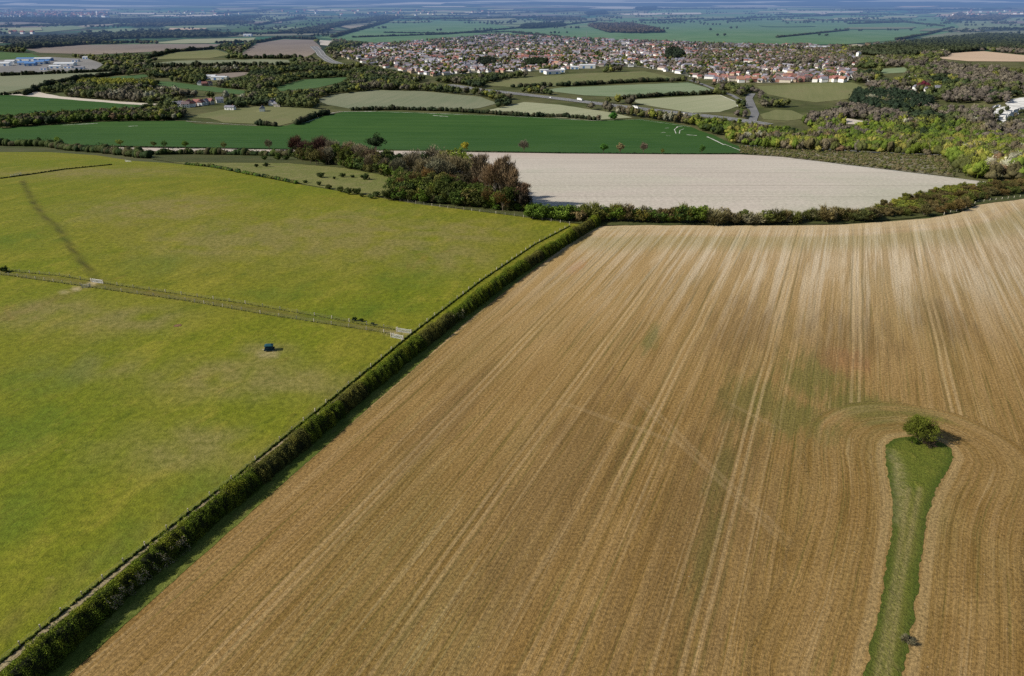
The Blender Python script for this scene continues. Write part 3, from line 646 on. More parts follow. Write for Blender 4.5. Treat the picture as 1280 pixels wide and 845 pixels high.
def plant(key, x, y, s=1.0, label=None, group=None, col=None, jit=.22, sz=None, dz=0.0):
    outs, c0 = PROTO[key]; r = random.choice(outs)
    if r['_used'] == 0: o = r; r['_used'] = 1
    else:
        o = copy_tree(r)
    o.location = (x, y, h1(x, y)+dz); o.rotation_euler = (0, 0, random.uniform(0, 6.28)); sx = s*random.uniform(.9, 1.12)
    o.scale = (sx, sx, sz or s*random.uniform(.88, 1.15))
    if label: o['label'] = label
    if group: o['group'] = group
    c = col or c0; j = random.uniform(1-jit, 1+jit); k = random.uniform(-.10, .10)
    for ch in o.children:
        if ch.name.startswith('crown'): ch.color = (min(1, c[0]*j*(1+k)), min(1, c[1]*j), min(1, c[2]*j*(1-k)), 1)
    return o
LIME, GREEN, DARK, OLIVE, BROWN, PURPLE, PINKB, GREYB, YEL = (.17, .22, .028), (.075, .13, .02), (.028, .052, .016), (.095, .105, .028), (.15, .105, .05), (.115, .07, .055), (.21, .145, .10), (.17, .145, .115), (.27, .25, .035)
make_tree('lime', 'leafy_tree', '', 'tree', 4.2, 4.6, 8.0, 34, 2600, .42, trunk=(5, .32), col=LIME, corek=.66)
make_tree('dark', 'leafy_tree', '', 'tree', 4.8, 4.8, 8.4, 34, 2600, .42, trunk=(5, .35), col=DARK)
make_tree('bare', 'bare_tree', '', 'tree', 4.6, 5.6, 9.0, 46, 3400, .26, kind='bare', trunk=(6, .32), col=PURPLE)
make_tree('tallbare', 'bare_tree', '', 'tree', 3.6, 7.0, 12.5, 44, 3600, .26, kind='bare', trunk=(9, .36), bark=M_barkp, col=PINKB)
make_tree('pine', 'pine_tree', '', 'tree', 4.6, 2.6, 12.0, 24, 2200, .34, trunk=(11, .34), bark=M_barkp, col=(.022, .040, .016), variants=1)
make_tree('shrub', 'shrub', '', 'shrub', 2.4, 1.9, 1.7, 22, 1300, .30, trunk=(.8, .16), col=GREEN)
make_tree('bareshrub', 'shrub', '', 'shrub', 2.3, 1.9, 1.8, 26, 1500, .20, kind='bare', trunk=(.8, .16), col=BROWN)

# lone hawthorn on the grass island
lx, ly = P(1147, 551)
root = obj('hawthorn_tree', None, loc=(lx, ly, h1(lx, ly))); tag(root, 'small rounded dark green tree alone on the grass island in the brown field', 'tree')
obj('trunk', trunk_mesh(5, 2.0, .22, 2.6, 4.4, M_bark, 10), root)
v, f, s = crown(77, 3.1, 2.6, 3.3, 60, 8500, .17, corek=.48)
v2, f2, s2 = crown(78, 3.3, 2.6, 3.2, 40, 1800, .13, kind='bare')
cr = obj('crown', mesh('crown', np.concatenate([v, v2]), np.concatenate([f, f2+len(v)]), M_leaf, attrs={'shade': np.concatenate([s, s2])}), root); cr.color = (.085, .098, .016, 1)
for (px, py, sc_, c_, lb) in ((1160, 557, .55, (.10, .065, .05), 'low purplish bramble at the foot of the lone tree'), (1133, 803, .36, (.17, .14, .09), 'small grey thorny shrub on the right edge of the grass island'), (1140, 554, .4, (.05, .08, .012), 'low green shrub under the left side of the lone tree')):
    plant('bareshrub', *P(px, py), sc_, lb, col=c_)

# the long clipped hedge
def long_hedge():
    rg = np.random.default_rng(5); pts = resample(HEDGE, 1.0); n = len(pts); p = np.array(pts)
    tn = np.gradient(p, axis=0); tn /= np.linalg.norm(tn, axis=1, keepdims=True); nm = np.column_stack([-tn[:, 1], tn[:, 0]])
    def H(i): return 3.65+1.2*mnoise.noise(Vector((i/13, 0, 3)))+.65*mnoise.noise(Vector((i/3.2, 4, 3)))
    def Wd(i): return 2.4+.7*mnoise.noise(Vector((i/9, 8, 3)))+.5*mnoise.noise(Vector((i/2.6, 12, 3)))
    Hs = np.array([H(i) for i in range(n)]); Ws = np.array([Wd(i) for i in range(n)])
    # dark inner body
    prof = [(-.88, 0), (-.86, .42), (-.60, .76), (-.08, .94), (.42, .74), (.78, .40), (.88, 0)]; v = []; f = []
    for i in range(n):
        for k, (a, b) in enumerate(prof):
            q = 1+.16*mnoise.noise(Vector((i/1.5, k*2.3, 7))); x, y = p[i]+nm[i]*a*Ws[i]*q*.92; v.append((x, y, h1(x, y)+b*Hs[i]*q-.1))
    for i in range(n-1):
        for k in range(6): f.append((i*7+k, i*7+k+1, (i+1)*7+k+1, (i+1)*7+k))
    v = np.array(v); f = np.array(f); tri = np.concatenate([f[:, [0, 1, 2]], f[:, [0, 2, 3]]])
    N = 380000
    i = rg.integers(0, n-1, N); u = rg.uniform(0, 1, N); th = rg.uniform(-.18, math.pi+.18, N)
    bx = np.cos(th); bz = np.sin(th); bx = np.sign(bx)*np.abs(bx)**1.05; bz = np.sign(bz)*np.abs(bz)**1.1
    cl = np.array([mnoise.noise(Vector((a/1.1, b*1.3, 5))) for a, b in zip(i+u, th)])
    cl2 = np.array([mnoise.noise(Vector((a/4.0, b*.8, 9))) for a, b in zip(i+u, th)])
    r = 1+.30*cl+rg.uniform(-.22, .12, N)
    keep = (cl2 > -.3) | (rg.uniform(0, 1, N) < .55); 
    base = p[i]*(1-u[:, None])+p[i+1]*u[:, None]
    xy = base+nm[i]*(bx*Ws[i]*r)[:, None]; z = hgt(xy[:, 0], xy[:, 1])+np.maximum(.05, bz*Hs[i]*r)
    c = np.column_stack([xy, z])[keep]; lv, lf = rand_tris(c, .15, rg)
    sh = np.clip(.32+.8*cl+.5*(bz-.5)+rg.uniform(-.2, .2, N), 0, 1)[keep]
    # colour: fresh green in scattered clumps, brown twiggy patches and pale blossom low on the far side
    col = np.tile(np.array([.095, .13, .014]), (N, 1)); k2 = np.clip((cl2+.1)*1.6, 0, 1)[:, None]
    col = col*(1-k2)+np.array([.17, .185, .020])*k2
    bl = (cl2 > .12) & (bx > .35) & (bz < .75) & (cl > -.1); 
    nz = np.array([mnoise.noise(Vector((a/24., 3, 1))) for a in i+u]); pxh = np.array([proj(q[0], q[1], 0)[0] for q in p])[i]; bz_ok = ((pxh > 125) & (pxh < 250)) | ((pxh > 560) & (pxh < 575))
    br = (nz > .12); col[br] = col[br]*.5+np.array([.12, .085, .045])*.5
    sg_ = np.sign((nm[0]*np.array([1, 0])).sum()); 
    bl = (bx*sg_ > .3) & (bz < .8) & (cl > .05) & bz_ok & (nz > -.25) & (rg.uniform(0, 1, N) < .45); col[bl] = (.40, .33, .25)
    col = col[keep]
    V = np.concatenate([v, lv]); F = np.concatenate([tri, lf+len(v)])
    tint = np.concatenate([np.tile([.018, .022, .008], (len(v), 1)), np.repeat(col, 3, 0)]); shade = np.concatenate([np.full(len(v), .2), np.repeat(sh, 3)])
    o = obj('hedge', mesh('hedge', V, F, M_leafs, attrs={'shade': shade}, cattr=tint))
    tag(o, 'long straight dark green hedge dividing the pasture from the brown field', 'hedge')
long_hedge()

# generic smaller hedgerows as one mesh each
def leafy_band(name, line, w, hh, n_per_m, leaf, cols, label, cat, group=None, seed=1, kind=None, gap=-.6):
    rg = np.random.default_rng(seed); p = np.array(resample(line, max(1.5, w*.5))); n = len(p)
    tn = np.gradient(p, axis=0); tn /= np.linalg.norm(tn, axis=1, keepdims=True)+1e-9; nm = np.column_stack([-tn[:, 1], tn[:, 0]])
    L = float(np.linalg.norm(np.diff(p, axis=0), axis=1).sum())
    V = []; F = []; T = []; S = []; nv = 0
    iv, if_ = ico()
    m = max(3, int(L/(w*.75)))
    for k in range(m):
        t = min((k+rg.uniform(0, .8))/m*(n-1), n-1.001); i = int(t); pi_ = p[i]*(1-(t-i))+p[i+1]*(t-i); q = mnoise.noise(Vector((k/4., seed, 2)))
        if q < gap: continue
        s = hh*(1+.55*q+rg.uniform(-.2, .25)); ww = w*(.62+.25*q+rg.uniform(-.08, .1)); x, y = pi_+nm[i]*rg.uniform(-.25, .25)*w
        c = np.array(cols[rg.integers(len(cols))])*rg.uniform(.75, 1.25); z = h1(x, y)
        cv = iv*(1+.25*np.sin(iv*3.1+k)[:, :1])*np.array([ww, ww, s*.55])+np.array([x, y, z+s*.45])
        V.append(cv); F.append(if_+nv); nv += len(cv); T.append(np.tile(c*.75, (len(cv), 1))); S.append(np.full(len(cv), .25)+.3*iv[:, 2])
        nl = int(n_per_m*w*.75)
        d = rg.normal(size=(nl, 3)); d /= np.linalg.norm(d, axis=1, keepdims=True); pc = d*np.array([ww, ww, s*.55])*rg.uniform(.9, 1.3, nl)[:, None]+np.array([x, y, z+s*.5])
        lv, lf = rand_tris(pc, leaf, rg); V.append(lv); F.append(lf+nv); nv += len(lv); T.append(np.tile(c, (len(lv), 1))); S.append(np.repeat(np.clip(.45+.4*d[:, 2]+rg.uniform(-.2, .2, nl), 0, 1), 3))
    if not V: return
    o = obj(name, mesh(name, np.concatenate(V), np.concatenate(F), M_leafs, attrs={'shade': np.concatenate(S)}, cattr=np.concatenate(T)))
    return tag(o, label, cat, group, kind)
B1 = [DARK, (.05, .065, .02), (.075, .07, .035), (.06, .085, .022)]
leafy_band('hedge', PL([(-40, 181), (60, 183), (90, 188), (140, 192), (185, 198)], 8), 7, 6, 14, .7, B1, 'dark scrub hedge along the far brow of the pasture, top left', 'hedge', seed=2)
leafy_band('hedge', PL([(186, 194), (240, 193), (300, 194), (370, 196)], 8), 6, 5, 14, .7, B1, 'dark hedge behind the scrubby meadow, left of the copse', 'hedge', seed=3)
leafy_band('hedge', PL([(232, 206), (262, 208), (300, 216), (345, 224), (372, 230)], 8), 2.2, 1.6, 22, .35, [GREEN, DARK, OLIVE], 'low gappy line of bushes between pasture and scrubby meadow', 'hedge', seed=4, gap=-.25)
leafy_band('hedge', PL([(0, 223.5), (40, 218), (80, 212), (140, 206)], 8), .5, .7, 30, .2, [DARK, OLIVE], 'thin dark hedge crossing the top left corner of the pasture', 'hedge', seed=5, gap=-2)
leafy_band('hedge', PL([(-60, 181.5), (60, 182), (200, 184.7), (360, 187.3)], 8), 1.2, 1.0, 12, .5, [(.015, .03, .012)], 'low dark hedge below the left end of the deep green field', 'hedge', seed=6, gap=-2)
leafy_band('hedge', PL([(540, 189.6), (700, 191.8), (850, 193), (935, 193)], 8), 1.2, 1.0, 12, .5, [(.015, .03, .012)], 'low dark hedge between the deep green field and the pale chalk field', 'hedge', seed=7, gap=-2)
far_h = [
 ([(440, 138), (500, 137), (560, 139), (610, 142), (660, 146)], 6, 5), ([(320, 156), (345, 158)], 6, 6), ([(640, 145), (700, 146), (745, 150)], 6, 5), ([(0, 119), (30, 117)], 4, 4),
 ([(370, 156), (395, 146), (412, 142)], 7, 7), ([(640, 109), (720, 107), (790, 103), (855, 101)], 9, 7), ([(775, 124), (830, 120), (880, 118), (895, 117)], 7, 6),
 ([(0, 95), (100, 91), (170, 88)], 7, 7), ([(55, 107), (100, 99), (150, 93), (180, 89)], 9, 8), ([(30, 119), (60, 108)], 8, 8), ([(270, 54), (320, 53)], 10, 8), ([(300, 73), (380, 73)], 10, 9), ([(320, 54), (350, 48), (395, 49)], 10, 8),
 ([(0, 63), (40, 60), (110, 55), (190, 53)], 12, 9), ([(190, 84), (270, 83), (360, 82)], 10, 9), ([(175, 75), (215, 65), (270, 61)], 12, 9),
 ([(415, 47), (450, 37), (490, 26)], 18, 10), ([(440, 47), (560, 43), (640, 36), (700, 32), (745, 27)], 10, 6), ([(300, 43), (345, 42), (420, 33), (445, 27)], 16, 9), ([(480, 41), (560, 42), (640, 40)], 8, 5),
 ([(970, 47), (1010, 43), (1060, 38)], 10, 5), ([(1120, 50), (1160, 43), (1190, 35)], 12, 7), ([(1060, 30), (1130, 28), (1180, 33)], 14, 7), ([(1010, 25), (1090, 27), (1140, 28)], 14, 7), ([(640, 41), (700, 47)], 12, 8),
 ([(880, 26), (960, 22), (1040, 20)], 14, 7), ([(800, 26), (880, 24)], 14, 7), ([(270, 18), (340, 13)], 30, 12), ([(0, 34), (100, 31), (200, 27)], 24, 10), ([(100, 44), (180, 41), (260, 39)], 20, 10), ([(320, 32), (380, 22)], 16, 9),
 ([(500, 24), (600, 24), (690, 22)], 22, 10), ([(1200, 21), (1290, 20)], 20, 10), ([(970, 19), (1130, 19)], 20, 8), ([(1240, 37), (1290, 36)], 14, 8), ([(0, 49), (90, 47), (160, 46)], 20, 10), ([(560, 18), (640, 17), (720, 14)], 24, 10), ([(820, 11), (960, 11)], 26, 10), ([(1060, 13), (1280, 12)], 30, 12)]
hc = [(.022, .035, .018), (.04, .05, .025), (.05, .05, .03)]
for k, (px, w, hh) in enumerate(far_h):
    d = P(*px[0])[1]; far = d > 2400
    leafy_band('hedgerow', PL(px, 8), w, hh, 1.6 if far else 4, 2.2 if far else 1.2, hc, 'dark hedgerow of low trees between distant valley fields', 'hedgerow', 'hedgerows between the valley fields', seed=20+k)

# ------------------------------------------------------------------ the copse on the brow, every tree its own
G_C = 'trees of the copse on the brow'
def row(pxs, key, s, label, col, group=G_C, jit=.22, sj=.15):
    for (px, py) in pxs: plant(key, *P(px, py), s*1.12*random.uniform(1-sj, 1+sj), label, group, col, jit)
L_ = {'pt': 'tall pinkish bare tree with a pale trunk in the copse', 'pb': 'bare purple brown tree in the copse', 'dk': 'dark evergreen leafy tree in the copse', 'ol': 'olive brown leafing tree in the copse', 'gr': 'bright green bush on the near edge of the copse', 'lm': 'lime green spring tree in the copse', 'gb': 'pale grey brown bare tree in the copse'}
row([(372, 199), (382, 200), (393, 201), (402, 202)], 'bare', .98, 'round maroon bare tree at the left end of the copse', (.085, .042, .038))
row([(410, 205), (420, 206), (437, 208)], 'lime', .95, L_['ol'], (.11, .15, .028))
row([(448, 209), (520, 222), (545, 215)], 'bare', .95, L_['gb'], GREYB)
o_ = plant('pine', *P(472, 208), 1.6, 'dark flat-topped pine rising above the copse on a pale bare trunk', None, (.02, .038, .016), 0)
row([(488, 212), (500, 214), (513, 215), (529, 216)], 'dark', .85, L_['dk'], DARK)
row([(455, 212), (465, 215), (482, 219), (495, 222)], 'bare', .8, L_['pb'], (.15, .12, .09))
row([(500, 224), (512, 222), (528, 228), (540, 226), (556, 224), (566, 228), (578, 234), (560, 238), (545, 238)], 'bare', .86, L_['gb'], (.15, .135, .095))
row([(562, 216), (576, 218), (588, 222), (594, 228)], 'lime', 1.1, L_['lm'], (.15, .18, .03))
row([(600, 236), (585, 240), (572, 246), (552, 246), (538, 244)], 'lime', .8, L_['ol'], (.10, .105, .035))
row([(603, 250), (611, 254), (619, 257), (627, 258), (634, 259), (641, 261)], 'tallbare', 1.0, L_['pt'], (.175, .125, .09))
row([(648, 262), (655, 262)], 'tallbare', .66, L_['pt'], (.18, .115, .085))
row([(600, 248), (606, 244)], 'tallbare', .95, L_['pt'], (.19, .15, .11))
row([(590, 244), (580, 248), (628, 250), (604, 240)], 'dark', .80, L_['dk'], (.035, .03, .018))
row([(652, 264), (657, 263)], 'dark', .62, 'low dark maroon tree at the right end of the copse', (.035, .025, .018))
for k in range(46):
    t = random.random(); px = 498+150*t+random.uniform(-6, 6); py = 237+24*t+random.uniform(-9, 6)
    kk = random.choice(['dark', 'lime', 'lime', 'bare', 'lime', 'dark']); cc = {'dark': (.055, .075, .018), 'lime': random.choice([(.10, .12, .025), (.08, .105, .02), (.13, .115, .035), (.07, .09, .02)]), 'bare': random.choice([(.12, .085, .04), (.15, .10, .045), PURPLE])}[kk]
    plant(kk, *P(px, py), random.uniform(.62, .88), {'dark': L_['dk'], 'lime': L_['ol'], 'bare': L_['pb']}[kk], G_C, cc)
for k in range(40):
    px = 374+120*random.random(); t = (px-372)/120
    kk = random.choice(['dark', 'lime', 'bare', 'lime']); cc = random.choice([(.05, .065, .02), (.08, .10, .024), (.10, .095, .035)]) if kk != 'bare' else random.choice([GREYB, (.14, .10, .07)])
    plant(kk, *P(px, 199+14*t+random.uniform(-3, 5)), random.uniform(.8, 1.12), {'dark': L_['dk'], 'lime': L_['ol'], 'bare': L_['pb'] if cc != GREYB else L_['gb']}[kk], G_C, cc)
for k in range(46):
    px = random.uniform(490, 604); t = (px-492)/163
    plant('shrub', *P(px, 243+19*t+random.uniform(-9, 5)), random.uniform(1.6, 2.6), 'olive green thicket bush inside the copse', G_C, random.choice([(.07, .095, .02), (.09, .10, .025), (.055, .07, .02), (.11, .10, .04)]))
for k in range(30):
    t = (k+random.random()*.6)/30; px = 484+182*t; py = 249.5+17.5*t-random.uniform(0, 3)
    plant('shrub' if random.random() < .72 else 'bareshrub', *P(px, py), random.uniform(1.0, 1.7)*(1 if px < 600 else .8), L_['gr'], G_C, random.choice([(.08, .125, .018), (.06, .09, .018), (.10, .105, .03), (.05, .065, .02), (.11, .09, .045)]))
for k in range(34):
    t = (k+random.random()*.7)/34; px = 372+128*t; py = 200+24*t**1.3-random.uniform(-1, 3)
    plant('shrub', *P(px, py), random.uniform(1.5, 2.5), 'green bush on the meadow side of the copse', G_C, random.choice([(.07, .11, .018), (.095, .13, .025), (.05, .07, .02), (.10, .10, .035)]))
for (px, py) in [(331, 200), (348, 200), (358, 200), (347, 196)]: plant('shrub', *P(px, py), random.uniform(.8, 1.3), 'green bush just left of the copse', 'bushes left of the copse', (.06, .09, .02))
for (px, py, s_, lb) in [(401, 222, .95, 'leftmost of the small round bushes in the meadow below the copse'), (428, 221.5, .85, 'dark round bush second from left in the meadow below the copse'), (418, 224, .45, 'smallest bush in the meadow below the copse'), (441, 222, .5, 'little bush between two larger ones in the meadow below the copse'), (457, 224.5, .95, 'right-hand spreading bush in the meadow below the copse'), (321, 209, .7, 'small bush in the meadow near its left end'), (333, 208.5, .75, 'small bush second from left in the meadow')]:
    plant('shrub', *P(px, py), s_, lb, None, (.045, .065, .02))
for (px, py) in [(399, 232), (411, 236), (426, 240), (436, 243), (446, 242.5), (452, 246), (464, 248), (471, 246), (382, 229)]: plant('shrub', *P(px, py), random.uniform(.5, .95), 'low bush on the fence line between pasture and meadow', 'bushes on the meadow fence line', (.08, .10, .03))
# bushes along the brow below the chalk field
kk = 0
for px in np.arange(664, 884, 6.2):
    py = 270+(px-664)*.022+random.uniform(-1.5, 1.5); kk += 1; green = px < 725 or random.random() < .35
    plant('shrub' if green or random.random() < .5 else 'bareshrub', *P(px, py+3), random.uniform(1.35, 1.95), 'green bush in the row on the brow below the pale chalk field' if green else 'brown bush in the row on the brow below the pale chalk field', 'bushes in the row along the brow',
          random.choice([(.085, .13, .02), (.06, .095, .02)]) if green else random.choice([(.13, .10, .055), (.10, .085, .045), (.12, .115, .03)]))
for px in np.arange(890, 1096, 5.6):
    py = 279-(px-890)*.022+random.uniform(-2, 2); 
    plant(random.choice(['shrub', 'bareshrub']), *P(px, py), random.uniform(.9, 1.6), 'brown green bush right of the middle of the brow', 'bushes in the row along the brow', random.choice([(.10, .11, .03), (.12, .10, .05), (.20, .18, .12), (.08, .085, .03)]))
SCRUB = PG([(1075, 270), (1100, 259), (1130, 249), (1165, 242), (1215, 233), (1285, 229), (1290, 240), (1240, 246), (1215, 256), (1195, 264), (1150, 270), (1110, 273)], 8)
def fill(poly, step, jit=.45):
    b = np.array(poly); x0, y0 = b.min(0); x1, y1 = b.max(0)
    gx, gy = np.meshgrid(np.arange(x0, x1, step), np.arange(y0, y1, step)); gx = gx.ravel(); gy = gy.ravel()
    gx = gx+rng.uniform(-jit, jit, len(gx))*step; gy = gy+rng.uniform(-jit, jit, len(gy))*step
    m = inside(b, gx, gy); return gx[m], gy[m]
sx_, sy_ = fill(SCRUB, 4.9)
for x, y in zip(sx_, sy_):
    n_ = mnoise.noise(Vector((x/14, y/14, 3)))
    plant('shrub' if n_ > -.25 else 'bareshrub', x, y, random.uniform(.7, 1.1), 'olive brown bush in the thicket on the brow at the right', 'bushes of the thicket at the right', (.14, .15, .03) if n_ > .1 else random.choice([(.085, .07, .028), (.11, .08, .035), (.075, .085, .022)]))
# single trees along the foot of the deep green field
for (px, py, c_, s_, lb) in [(50, 181, DARK, .55, 'small dark tree at the foot of the deep green field, far left'), (3, 180, DARK, .6, 'dark round tree cut by the left edge of the picture'), (75, 182.5, LIME, .75, 'lime tree at the foot of the deep green field, above the left hedge'), (151, 184, (.19, .22, .05), .75, 'pale yellow green tree at the foot of the deep green field'), (43, 181, OLIVE, .4, 'tiny olive tree at the foot of the deep green field'),
        (193, 185, OLIVE, .6, 'olive tree left of a pair at the foot of the deep green field'), (207, 185.5, (.06, .11, .03), .6, 'rounded mid green tree at the foot of the deep green field'), (232, 186, GREEN, .65, 'wide green tree at the foot of the deep green field'), (281, 187, (.10, .13, .05), .65, 'light green tree left of the copse at the foot of the green field'), (337, 188, (.11, .11, .08), .7, 'grey bare looking tree behind the hedge left of the copse'),
        (581, 190, YEL, .75, 'bright yellow green tree above the pale chalk field, behind the copse'), (655, 191, (.13, .11, .09), .8, 'bare grey brown tree on the hedge above the pale chalk field'), (754, 192, (.055, .13, .02), .7, 'bright green tree on the hedge above the middle of the chalk field'), (775, 192, (.19, .15, .08), .7, 'golden brown tree on the hedge above the chalk field'), (804, 192.5, (.13, .10, .08), .7, 'faint bare brown tree on the hedge above the chalk field'), (877, 193, (.05, .11, .025), .6, 'small green tree on the hedge, rightmost above the chalk field'), (828, 193, OLIVE, .35, 'tiny shrub on the hedge above the chalk field')]:
    plant('bare' if 'bare' in lb else 'lime', *P(px, py), s_*1.05, lb, None, tuple(min(.5, q*1.15) for q in c_), 0)

# ------------------------------------------------------------------ woods of the valley
def far_proto(seed, nl, leaf, bare=False, lobes=1):
    rg = np.random.default_rng(seed); iv, if_ = ico(); V = []; F = []; S = []; nv = 0
    for l in range(lobes):
        if lobes == 1: c0 = np.array([0, 0, .55]); rr = np.array([.42, .42, .44])
        else:
            a = l*2.4+rg.uniform(0, .8); q = .24*(l > 0)*rg.uniform(.7, 1.3); c0 = np.array([math.cos(a)*q, math.sin(a)*q, rg.uniform(.36, .70) if l else .62]); rr = np.array([1, 1, .95])*rg.uniform(.20, .31)
        d = np.array([mnoise.noise(Vector(q*1.6)+Vector((seed*3.1+l, 0, 0))) for q in iv])
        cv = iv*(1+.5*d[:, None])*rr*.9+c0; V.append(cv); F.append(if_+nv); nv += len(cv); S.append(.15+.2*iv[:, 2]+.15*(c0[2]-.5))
        m = nl//lobes; q = rg.normal(size=(m, 3)); q[:, 2] = np.abs(q[:, 2])-.4; q /= np.linalg.norm(q, axis=1, keepdims=True)
        k = 1+.5*np.array([mnoise.noise(Vector(a*1.6)+Vector((seed*3.1+l, 0, 0))) for a in q])
        p = q*(k*rg.uniform(.8, 1.3, m))[:, None]*rr+c0
        lv, lf = rand_tris(p, leaf, rg, 1.8 if bare else 1.0); V.append(lv); F.append(lf+nv); nv += len(lv)
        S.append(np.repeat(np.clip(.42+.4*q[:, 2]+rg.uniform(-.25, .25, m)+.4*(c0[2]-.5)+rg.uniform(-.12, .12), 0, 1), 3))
    b = MB().tube([(0, 0, -.05), (.01, 0, .3), (0, .01, .5)], [.035, .025, .01], 5); tv = np.array(b.v); tf = np.array([t for q_ in b.f for t in [(q_[0], q_[i], q_[i+1]) for i in range(1, len(q_)-1)]])
    V.append(tv); F.append(tf+nv); S.append(np.full(len(tv), .1))
    return np.concatenate(V), np.concatenate(F), np.concatenate(S)
PM = [far_proto(100+k, 420, .05, k % 2, 6+k % 3) for k in range(8)]
PF = [far_proto(200+k, 60, .13, False, 1) for k in range(6)]+[far_proto(220+k, 60, .13, False, 3) for k in range(3)]
PFF = [far_proto(300+k, 14, .22) for k in range(4)]
TREES = []        # x, y, height, width, colour
pal_near = [((.030, .046, .022), 2), ((.058, .082, .022), 5), ((.085, .125, .024), 6), ((.125, .165, .026), 5), ((.17, .18, .035), 2), ((.10, .11, .038), 5), ((.11, .095, .05), 3.5), ((.135, .112, .080), 4), ((.14, .125, .10), 3), ((.20, .13, .085), .7), ((.28, .27, .22), .5)]
pal_far = [((.030, .045, .026), 4), ((.050, .068, .030), 7), ((.075, .092, .035), 6), ((.17, .17, .04), 1.2), ((.10, .11, .04), 4), ((.09, .082, .062), 6), ((.13, .115, .095), 5), ((.24, .24, .20), .5)]  # far crowns greyed, haze put into their colour
def pick(pal, r): 
    w = np.array([p[1] for p in pal], float); return np.array([p[0] for p in pal])[np.searchsorted(np.cumsum(w/w.sum()), r)]
def in_any(polys, x, y):
    m = np.zeros(len(x), bool)
    for p in polys:
        b = np.array(p); c = (x > b[:, 0].min()) & (x < b[:, 0].max()) & (y > b[:, 1].min()) & (y < b[:, 1].max())
        if c.any(): m[c] |= inside(b, x[c], y[c])
    return m
PIT = PG([(1238, 141), (1244, 136), (1256, 133), (1262, 124), (1300, 119), (1300, 136), (1272, 140), (1262, 148), (1254, 154), (1248, 149)], 3)
PIT2 = PG([(1204, 158), (1208, 148), (1210, 139), (1214, 140), (1211, 152)], 5)
BPAD = []
for (px, py, rx, ry) in [(243, 130, 27, 4.5), (258, 104, 12, 4), (1151, 112, 12, 4), (1142, 100, 5, 2.5), (340, 130, 9, 2.5), (328, 138, 5, 2.5), (1085, 100, 6, 2.5), (1040, 74, 16, 2.5), (1008, 73, 8, 2.5), (1022, 61, 18, 2), (268, 98, 14, 2.5), (1072, 70, 4, 5), (700, 88, 48, 5), (288, 136, 6, 2.5), (1172, 113, 5, 2)]:
    BPAD.append([P(px+rx*math.cos(a), py+ry*math.sin(a)) for a in np.linspace(0, 5.7, 12)])
OPENR = OPEN+[PIT, PIT2, ESTATE]
WOODS_PX = [(-60, 58), (400, 52), (1300, 52), (1300, 229), (1238, 227), (1150, 216), (1050, 204), (975, 195), (935, 190), (922, 182), (895, 169), (862, 157), (800, 147), (700, 146), (560, 140), (430, 137), (330, 156), (230, 150), (130, 150), (-60, 160)]
WOODS = PG(WOODS_PX, 20)
def scatter(poly, step, dmin, dmax, pal, hr, wr, excl, keep=None, share=1.0):
    x, y = fill(poly, step); d = np.hypot(x, y); m = (d >= dmin) & (d < dmax) & (np.abs(x) < y*.74+30)
    x, y = x[m], y[m]; m = ~in_any(excl, x, y)
    if share < 1: m &= rng.uniform(0, 1, len(x)) < share
    x, y = x[m], y[m]
    if excl:
        for fr in (.35, .75):
            off = fr*hr[1]*np.hypot(x, y)/(CAMZ-hgt(x, y)); k_ = 1+off/np.maximum(y, 1)
            m = ~in_any(excl+BPAD, x*k_, y*k_); x, y = x[m], y[m]
    for n_, l_, w_ in ROADS:
        m = (seg_dist(l_, x, y) > w_/2+5) & (seg_dist(l_, x, y+(38 if n_ == 'motorway' else 14)) > w_/2+(18 if n_ == 'motorway' else 5)); x, y = x[m], y[m]
    if keep is not None: m = keep(x, y); x, y = x[m], y[m]
    for a, b in zip(x, y):
        q = mnoise.noise(Vector((a/60, b/60, 1)))*.9+mnoise.noise(Vector((a/300, b/300, 4)))*.5
        r = min(.999, max(0, .5+q*.75+random.uniform(-.20, .20)))
        c = pick(pal, r)*random.uniform(.75, 1.25)
        if a > 120 and math.hypot(a, b) < 1000 and mnoise.noise(Vector((a/45, b/60, 61))) > .08 and random.random() < .6: c = np.array(random.choice([(.19, .20, .04), (.13, .18, .03), (.24, .22, .06)]))*random.uniform(.8, 1.15)
        if a > 330 and math.hypot(a, b) > 1000 and mnoise.noise(Vector((a/110, b/170, 41))) > -.05 and random.random() < .75: c = np.array(random.choice([(.125, .105, .10), (.10, .085, .08), (.14, .12, .105)]))*random.uniform(.8, 1.2)
        TREES.append((a, b, random.uniform(*hr)*(1+.25*q), random.uniform(*wr), c))
far_in = lambda x, y: ~in_any([VIL], x, y)
scatter(WOODS, 7.5, 480, 1150, pal_near, (6, 14), (6, 11.5), OPENR+[VIL], keep=lambda x, y: np.array([mnoise.noise(Vector((a/70, b/110, 22))) > -.33 for a, b in zip(x, y)]))
scatter(WOODS, 10.5, 1150, 1900, pal_far, (8, 14), (10, 14), OPENR+[VIL], share=.92, keep=lambda x, y: np.array([mnoise.noise(Vector((a/110, b/150, 23))) > -.26 for a, b in zip(x, y)]))
scatter(WOODS, 15, 1900, 3100, pal_far, (8, 13), (12, 19), OPENR+[VIL], share=.62, keep=lambda x, y: np.array([mnoise.noise(Vector((a/260, b/420, 2))) > -.22 for a, b in zip(x, y)]))
scatter(VIL, 15, 1000, 4000, pal_far, (6, 10.5), (7, 12), [], share=.85, keep=lambda x, y: np.array([mnoise.noise(Vector((a/60, b/90, 71))) > -.1 for a, b in zip(x, y)]))
scatter(PG([(870, 56), (960, 58), (1010, 57), (1050, 63), (1073, 75), (1070, 90), (990, 91), (880, 90)], 10), 16, 1000, 4000, pal_far, (7, 11), (8, 13), [], share=.5)
